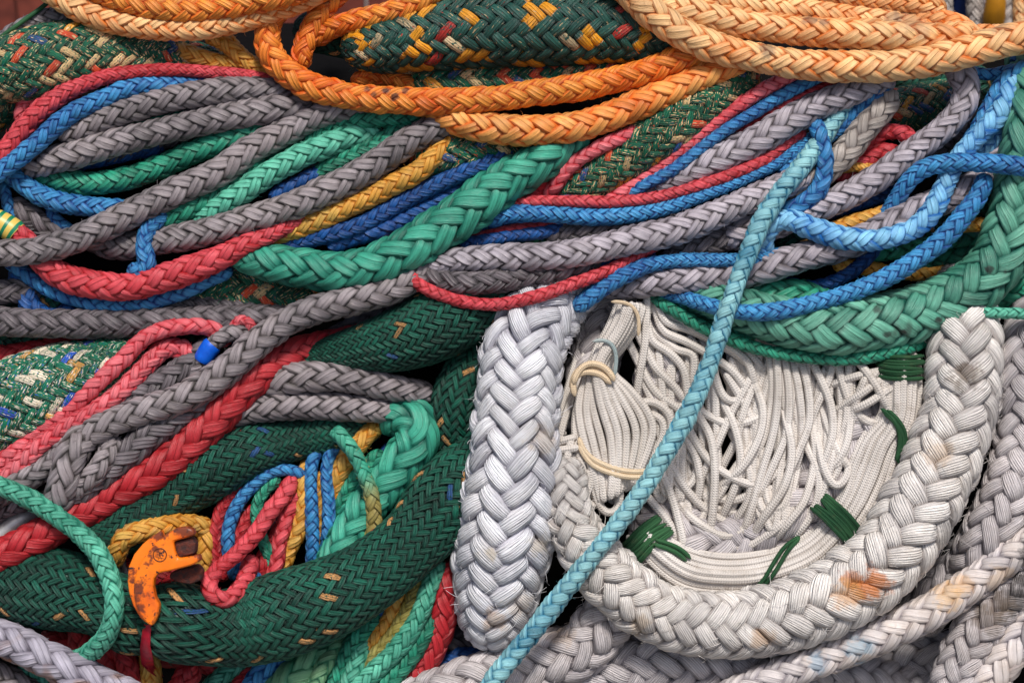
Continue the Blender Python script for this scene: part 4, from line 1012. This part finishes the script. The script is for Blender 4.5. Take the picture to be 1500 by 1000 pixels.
g = link('ground', grid_mesh('ground', mound, 90, 60, simple_mat('gap_shade_black', (9, 8, 8), bumpscale=60)))  # near-black colour stands in for the shade in the gaps between ropes
g['kind'] = 'structure'
# quay floor the heap stands on, seen from other positions and catching its shadow
def floor(u, v): return np.stack([-6 + 12 * u, -5 + 10 * v, np.full_like(u, .12)], 1)
q = link('quay_floor', grid_mesh('quay_floor', floor, 12, 12, simple_mat('quay_concrete', (150, 144, 136), bumpscale=9)))
q['kind'] = 'structure'

# wooden wall far behind the top left corner, plank by plank
def box(name, lo, hi, mat, bev=0.0):
    lo = np.array(lo, float); hi = np.array(hi, float)
    V = np.array([[x, y, z] for x in (lo[0], hi[0]) for y in (lo[1], hi[1]) for z in (lo[2], hi[2])])
    F = [[0, 1, 3, 2], [4, 6, 7, 5], [0, 4, 5, 1], [2, 3, 7, 6], [0, 2, 6, 4], [1, 5, 7, 3]]
    return new_mesh(name, V, np.array(F), mat, smooth=False)
wallmat = simple_mat('red_brown_planks', (150, 74, 58), bumpscale=14, col2=(112, 54, 44))
wr = empty('plank_wall', (-1.6, 1.5, .12), 'blurred red brown wooden plank wall behind the pile at top left', 'wall')
for i in range(8):
    o = link('plank', box('plank', (0, 0, 0), (.178, .03, 1.5), wallmat), wr); o.location = (i * .185, (i % 3) * .004, 0)

# blurred things behind the top right corner
bgblue = simple_mat('blue_plastic', (36, 70, 150), bumpscale=8, rough=.5)
bgyel = simple_mat('yellow_float_plastic', (196, 132, 20), bumpscale=8, rough=.5)
def lathe(name, prof, mat, seg=28):
    prof = np.array(prof); n = len(prof); a = np.linspace(0, 2 * np.pi, seg, endpoint=False)
    V = np.stack([np.outer(prof[:, 0], np.cos(a)), np.outer(prof[:, 0], np.sin(a)), np.repeat(prof[:, 1][:, None], seg, 1)], -1).reshape(-1, 3)
    idx = np.arange(n * seg).reshape(n, seg); nx = np.roll(idx, -1, 1)
    F = np.stack([idx[:-1], nx[:-1], nx[1:], idx[1:]], -1).reshape(-1, 4)
    return new_mesh(name, V, F, mat)
def hang_rope(x, style, rad, z, label, ytop=-140, ybot=75, seed=900, lean=0):
    r = Rope(); r.kind = 'rope'; r.style = style; r.label = label
    r.ctrl = np.array([[x + lean * t, ytop + (ybot - ytop) * t, 0, rad] for t in np.linspace(0, 1, 5)])
    r.path = catmull(r.ctrl, 4.0); r.z = np.full(len(r.path), z, float)
    build_rope(r, seed)
hang_rope(1384, 'beigegrey', 12, -420, 'blurred beige rope hanging behind the pile, beside the blue crate', seed=901)
hang_rope(1418, 'beigegrey', 13, -430, 'blurred grey rope hanging left of the yellow float', seed=902, lean=14)
hang_rope(1437, 'grey', 11, -445, 'second blurred grey rope hanging left of the yellow float', seed=903, lean=10)
hang_rope(1474, 'beigegrey', 10, -430, 'blurred pale rope hanging right of the yellow float', seed=904)
hang_rope(1497, 'peach', 14, -420, 'blurred peach rope hanging in the top right corner', seed=905)
p = place(1395, 60, -560)
cr = empty('crate', p, 'blurred blue plastic crate behind the hanging ropes at top right', 'crate')
link('crate_body', box('crate_body', (-.09, 0, -.12), (.09, .2, .16), bgblue), cr)
for i in range(5):
    o = link('rib', box('rib', (-.006, -.012, -.12), (.006, -.002, .15), bgblue), cr); o.location = (-.08 + i * .04, 0, 0)
link('rim', box('rim', (-.1, -.014, .16), (.1, .21, .18), bgblue), cr)
pf = place(1456, 25, -400)
fl = link('float', lathe('float', [(0.001, -.05), (.009, -.047), (.016, -.03), (.0185, 0), (.016, .03), (.009, .047), (.004, .055), (.001, .056)], bgyel))
fl.location = Vector(pf); fl['label'] = 'blurred yellow float among the hanging ropes at top right'; fl['category'] = 'float'
# distant quay wall closing the view at top right
qw = empty('quay_wall', (1.3, 2.2, .12), 'blurred pale wall far behind the top right corner', 'wall')
wm = simple_mat('pale_wall', (196, 180, 170), bumpscale=6)
for i in range(4):
    for j in range(5):
        o = link('block', box('block', (0, 0, 0), (.49, .1, .29), wm), qw); o.location = (-1.4 + i * .5 + (j % 2) * .2, (i + j) % 2 * .004, j * .3)

# ------------------------------------------------------------------ fittings on the pile
def depth_at(x, y, extra=0, only=None):
    best = -60
    for r in ROPES:
        if only is not None and not only(r): continue
        d = np.hypot(r.path[:, 0] - x, r.path[:, 1] - y) / np.maximum(r.path[:, 3], 1)
        k = int(np.argmin(d))
        if d[k] < 1: best = max(best, r.z[k] + r.path[k, 3] * math.sqrt(1 - d[k] ** 2))
    return best + extra

def plain_tube(name, pts, rad, mat, parent=None, m=14, cap=True):
    """pts rows x, y, z in pile mm"""
    pts = np.array(pts, float)
    c = catmull(pts, 3.0)
    P = place(c[:, 0], c[:, 1], c[:, 2]) * 1000
    T, N, B = frames(P)
    rr = np.full(len(P), float(rad)) if np.isscalar(rad) else np.interp(np.linspace(0, 1, len(P)), np.linspace(0, 1, len(rad)), rad)
    if cap:
        k = 5; e = np.sqrt(np.clip(1 - (1 - np.arange(k) / k) ** 2, .02, 1)); rr = rr.copy(); rr[:k] *= e; rr[-k:] *= e[::-1]
    V, F, ang = tube(P, T, N, B, rr, m, 0)
    return new_mesh(name, V * MM, F, mat)

# bare green cord in the top left corner
z0 = depth_at(30, 40, 6)
tw = link('twine', plain_tube('twine', [(-60, 108, z0 - 20), (-5, 60, z0), (30, 34, z0), (64, 9, z0 - 10), (90, -15, z0 - 60)], 3.4, MAT['greentwine']))
tw['label'] = 'thin taut green line in the top left corner'; tw['category'] = 'line'

# steel pipe at the left edge
steel = NT('worn_steel')
sg = steel.n("ShaderNodeTexCoord").outputs['Object']
sn = steel.noise(sg, 30, 4, .65)
steel.link(steel.mix(steel.step(sn, .45, .7), srgb(200, 198, 196), srgb(110, 98, 90)), steel.b.inputs['Base Color'])
steel.b.inputs['Metallic'].default_value = .4
steel.link(steel.math('ADD', steel.math('MULTIPLY', sn, .35), .18), steel.b.inputs['Roughness'])
STEEL = steel.m
zp = max(depth_at(10, 775), depth_at(30, 765), -20) + 4
pp = link('steel_thimble', plain_tube('steel_thimble', [(-60, 835, zp), (-15, 797, zp + 16), (18, 770, zp + 16), (46, 752, zp + 4), (80, 740, zp - 40)], 17, STEEL, m=20))
pp['label'] = 'shiny steel thimble poking out at the left edge below the mint rope'; pp['category'] = 'fitting'
zr = depth_at(185, 822, 0)
sh = link('steel_ring', plain_tube('steel_ring', [(205, 800, zr - 14), (188, 803, zr), (178, 818, zr + 4), (184, 838, zr + 4), (200, 855, zr - 6), (220, 860, zr - 26)], 6.5, STEEL))
sh['label'] = 'dull steel ring inside the yellow rope eye'; sh['category'] = 'ring'

# electrical tape rings round ropes
def ring_on(rope, x, y, half, name, mat, extra=1.6):
    P, T, N, B, rad = rope.fr
    uv = (P * MM - CENTRE)
    target = place(x, y, 0) * 1000
    # nearest sample as seen from the camera
    cam_p = (CENTRE - VIEW * DIST * MM) * 1000
    D = P - cam_p; D /= np.linalg.norm(D, axis=1)[:, None]; t = target - cam_p; t /= np.linalg.norm(t)
    k = int(np.argmax(D @ t))
    d = np.r_[0, np.cumsum(np.linalg.norm(np.diff(P, axis=0), axis=1))]
    s = np.linspace(d[k] - half, d[k] + half, 9)
    f = lambda A: np.stack([np.interp(s, d, A[:, j]) for j in range(3)], 1)
    rr = np.interp(s, d, rad) + extra; rr[0] -= 1.6; rr[-1] -= 1.6
    V, F, ang = tube(f(P), f(T), f(N), f(B), rr, 24, 0)
    st = np.zeros((len(V), 3)); st[:, 0] = np.repeat((s - d[k]) / half, 25)
    me = new_mesh(name, V * MM, F, mat, {'st': ('FLOAT_VECTOR', 'vector', st)})
    o = link(name, me)
    if rope.root.type == 'EMPTY': o.parent = rope.root; o.location = -rope.root.location
    else: o.parent = rope.root; o.location = -rope.root.location
    return o
def find(txt):
    return [r for r in ROPES if r.label and txt in r.label][0]
bt = simple_mat('blue_tape', (14, 96, 214), rough=.35, bumpscale=90, bump=.15, col2=(10, 84, 196))
o = ring_on(find('small grey bight'), 304, 518, 15, 'tape', bt, 3)
st_ = NT('striped_tape')
a_ = st_.n("ShaderNodeAttribute", attribute_name='st').outputs['Vector']
sx = st_.n("ShaderNodeSeparateXYZ"); st_.link(a_, sx.inputs[0])
sw = st_.math('GREATER_THAN', st_.math('SINE', st_.math('MULTIPLY', sx.outputs[0], 9.5)), .35)
st_.link(st_.mix(sw, srgb(214, 180, 84), srgb(20, 120, 84)), st_.b.inputs['Base Color']); st_.b.inputs['Roughness'].default_value = .4
o = ring_on(find('red rope hanging in a wide curve'), 8, 334, 20, 'tape', st_.m, 2)
o['label'] = 'yellow tape with green stripes'
rt = simple_mat('red_tape', (176, 16, 44), rough=.4, bumpscale=60, bump=.2, col2=(140, 12, 38))
fat = find('fattest dark green rope')

# red tape strap below the hook: a bent strip with thickness
def strip(name, left, right, mat, thick=2.0, z=None):
    L = np.array(left, float); R = np.array(right, float); n = len(L)
    V = []
    for dz in (0, -thick):
        for A in (L, (L * 2 + R) / 3, (L + R * 2) / 3, R):
            bulge = 3.0 if A is not L and A is not R else 0
            V.append(place(A[:, 0], A[:, 1], A[:, 2] + dz + bulge))
    V = np.vstack(V); idx = np.arange(8 * n).reshape(8, n); F = []
    loop = [0, 1, 2, 3, 7, 6, 5, 4]
    for a, b in zip(loop, loop[1:] + loop[:1]):
        for i in range(n - 1): F.append([idx[a, i], idx[b, i], idx[b, i + 1], idx[a, i + 1]])
    for i in (0, n - 1):
        F += [[idx[0, i], idx[1, i], idx[5, i], idx[4, i]], [idx[1, i], idx[2, i], idx[6, i], idx[5, i]], [idx[2, i], idx[3, i], idx[7, i], idx[6, i]]]
    return new_mesh(name, V, np.array(F), mat)
def zz(x, y, e=3): return depth_at(x, y, e)
L = [(214, 903), (208, 925), (205, 950), (207, 972), (216, 982), (228, 990)]; R_ = [(224, 905), (221, 925), (220, 945), (224, 962), (226, 975), (240, 990)]
sp = link('tape_strap', strip('tape_strap', [(x, y, zz(x, y, 4)) for x, y in L], [(x, y, zz(x, y, 4)) for x, y in R_], rt))
sp['label'] = 'red tape strap running down from the tip of the orange hook'; sp['category'] = 'tape'

# orange forged hook
k = NT('orange_enamel_worn')
geo = k.n("ShaderNodeTexCoord").outputs['Object']
n1 = k.noise(geo, 26, 4, .65); n2 = k.noise(geo, 90, 3, .7); n3 = k.noise(geo, 12, 3, .6)
c = k.mix(k.step(n3, .4, .65), srgb(242, 122, 4), srgb(208, 82, 4))
c = k.mix(k.step(n1, .52, .60), c, srgb(120, 52, 20))
c = k.mix(k.step(n2, .60, .68), c, srgb(58, 34, 30))
k.link(c, k.b.inputs['Base Color']); k.b.inputs['Roughness'].default_value = .42
bp = k.n("ShaderNodeBump"); bp.inputs['Strength'].default_value = .5; bp.inputs['Distance'].default_value = .001
k.link(n2, bp.inputs['Height']); k.link(bp.outputs[0], k.b.inputs['Normal'])
ENAMEL = k.m
RUST = simple_mat('black_rusty_iron', (48, 30, 28), rough=.75, bumpscale=120, bump=.8, col2=(92, 38, 24))
zh = max(depth_at(x_, y_) for x_, y_ in ((215, 850), (250, 820), (225, 890), (235, 885), (238, 900), (228, 905), (225, 870), (275, 790), (232, 912))) + 3
root = empty('hook', place(226, 912, zh), 'worn orange painted steel hook with a square jaw on the fat green rope', 'hook')
import bmesh
def extrude_outline(name, pts, z, depth, mat, bevel=3.0, parent=root):
    bm = bmesh.new()
    c = np.array(pts, float)
    top = [bm.verts.new(Vector(place(x, y, z))) for x, y in c]
    f = bm.faces.new(top)
    bm.normal_update()
    if f.normal.dot(Vector(-VIEW)) < 0: f.normal_flip()
    res = bmesh.ops.extrude_face_region(bm, geom=[f])
    vs = [v for v in res['geom'] if isinstance(v, bmesh.types.BMVert)]
    for v in vs: v.co += Vector(-VIEW * depth * MM)
    bm.normal_update()
    bmesh.ops.recalc_face_normals(bm, faces=bm.faces)
    es = [e for e in bm.edges if len(e.link_faces) == 2 and e.calc_face_angle(0) > .6]
    bmesh.ops.bevel(bm, geom=es, offset=bevel * MM, segments=3, profile=.6, affect='EDGES', clamp_overlap=True)
    bmesh.ops.triangulate(bm, faces=[f for f in bm.faces if len(f.verts) > 4])
    me = bpy.data.meshes.new(name); bm.to_mesh(me); bm.free(); me.materials.append(mat)
    for p in me.polygons: p.use_smooth = True
    try: me.set_sharp_from_angle(angle=.6)
    except Exception: pass
    return child(name, me, parent)
def zc(p): return (p[0] / 3.75, 750 + p[1] / 3.75)
outer = [(985, 78), (1040, 72), (1076, 84), (1084, 118), (1030, 134), (966, 152), (974, 200), (990, 244), (1050, 236), (1108, 222), (1116, 258), (1060, 284),
         (1000, 300), (935, 316), (884, 324), (862, 352), (856, 400), (866, 455), (890, 500), (884, 545), (866, 590), (848, 616), (812, 590), (784, 550),
         (760, 492), (748, 430), (752, 360), (768, 300), (796, 250), (836, 196), (880, 150), (930, 108)]
extrude_outline('hook_body', [zc(p) for p in outer], zh - 6, 22, ENAMEL, 4.6)
back = [(900, 92), (850, 122), (800, 165), (752, 222), (722, 290), (716, 370), (724, 430), (746, 500), (784, 566), (812, 592), (812, 560), (786, 500), (776, 420), (786, 330), (820, 260), (870, 190), (920, 150)]
extrude_outline('hook_back', [zc(p) for p in back], zh - 18, 22, ENAMEL, 6.0)
extrude_outline('jaw_pin', [zc(p) for p in [(975, 150), (1070, 128), (1092, 160), (1088, 215), (1000, 240), (982, 205)]], zh - 18, 26, RUST, 3.0)
extrude_outline('latch', [zc(p) for p in [(950, 322), (1010, 296), (1100, 278), (1128, 310), (1120, 362), (1060, 384), (990, 372), (945, 350)]], zh - 34, 26, RUST, 4.0)
# raised round maker's mark: ring and spokes
def ringmesh(name, cx, cy, z, R, rad, mat):
    a = np.linspace(0, 2 * np.pi, 33)
    pts = np.stack([cx + R * np.cos(a), cy + R * np.sin(a), np.full(33, z)], 1)
    P = place(pts[:, 0], pts[:, 1], pts[:, 2]) * 1000
    T, N, B = frames(P)
    V, F, _ = tube(P, T, N, B, np.full(len(P), rad), 8, 0)
    return child(name, new_mesh(name, V * MM, F, mat), root)
cx, cy = zc((878, 234))
EMB = simple_mat('mark_grime', (96, 48, 20), rough=.6, bumpscale=100)
ringmesh('mark_ring', cx, cy, zh + 16, 9.6, .8, EMB)
for a in range(-1, 2):
    child('mark_bar', plain_tube('mark_bar', [(cx - 7, cy + a * 4.2 - 1, zh + 16), (cx, cy + a * 4.2, zh + 16), (cx + 7, cy + a * 4.2 + 1, zh + 16)], .7, EMB, m=6), root)
for a in range(2):
    th = 1.2 + a * .7
    child('mark_bar', plain_tube('mark_bar', [(cx - 9 * math.cos(th), cy - 9 * math.sin(th), zh + 16), (cx, cy, zh + 16), (cx + 9 * math.cos(th), cy + 9 * math.sin(th), zh + 16)], .55, EMB, m=6), root)

# ------------------------------------------------------------------ loose fibres standing off the hairy ropes
def fuzz(rope, count, length, mat, seed):
    P, T, N, B, rad = rope.fr
    lr = np.random.default_rng(seed)
    Vs, Fs = [], []
    k = lr.integers(2, len(P) - 2, count); th = lr.uniform(0, 2 * np.pi, count)
    for i in range(count):
        a = k[i]; er = math.cos(th[i]) * N[a] + math.sin(th[i]) * B[a]
        d = T[a] * lr.normal(0, 1) + np.cross(T[a], er) * lr.normal(0, 1) + er * abs(lr.normal(.35, .3)); d /= np.linalg.norm(d)
        p = P[a] + er * rad[a] * .94; L = length * lr.uniform(.4, 1.3); c = lr.normal(0, .5, 3)
        side = np.cross(d, er); side /= (np.linalg.norm(side) + 1e-6)
        for j in range(4):
            t = j / 3; q = p + d * L * t + c * L * .5 * t * t + er * (L * .15 * math.sin(t * 3))
            w = (.5 if length > 8 else .36) * (1 - .6 * t)
            Vs += [q + side * w, q - side * w * .5 + er * w, q - side * w * .5 - er * w]
        b = i * 12
        for j in range(3):
            for x in range(3):
                y = (x + 1) % 3; Fs.append([b + j * 3 + x, b + j * 3 + y, b + j * 3 + 3 + y, b + j * 3 + 3 + x])
    V = np.array(Vs)
    st = np.zeros((len(V), 3)); pk = np.ones((len(V), 4)) * .6; pk[:, 0] = .95
    me = new_mesh('loose_fibres', V * MM, np.array(Fs), mat, {'st': ('FLOAT_VECTOR', 'vector', st), 'pk': ('FLOAT_COLOR', 'color', pk)})
    o = link('loose_fibres', me, rope.root); o.location = -rope.root.location
    o['kind'] = 'stuff'
for i, r in enumerate(ROPES):
    if r.kind != 'rope' or r.rank <= -5: continue
    L_ = len(r.path) * 4
    if r.style in ('white', 'creamwhite'): fuzz(r, int(L_ * 1.2), 15, MAT[r.style], 50 + i)
    elif r.style == 'shadewhite': fuzz(r, int(L_ * .5), 14, MAT[r.style], 50 + i)
    elif r.style in ('darkgreen', 'fleckorange', 'fleckmix', 'fleckwhite'): fuzz(r, int(L_ * .9), 10, MAT[r.style], 50 + i)
    else: fuzz(r, int(L_ * .22), 6, MAT[r.style], 50 + i)
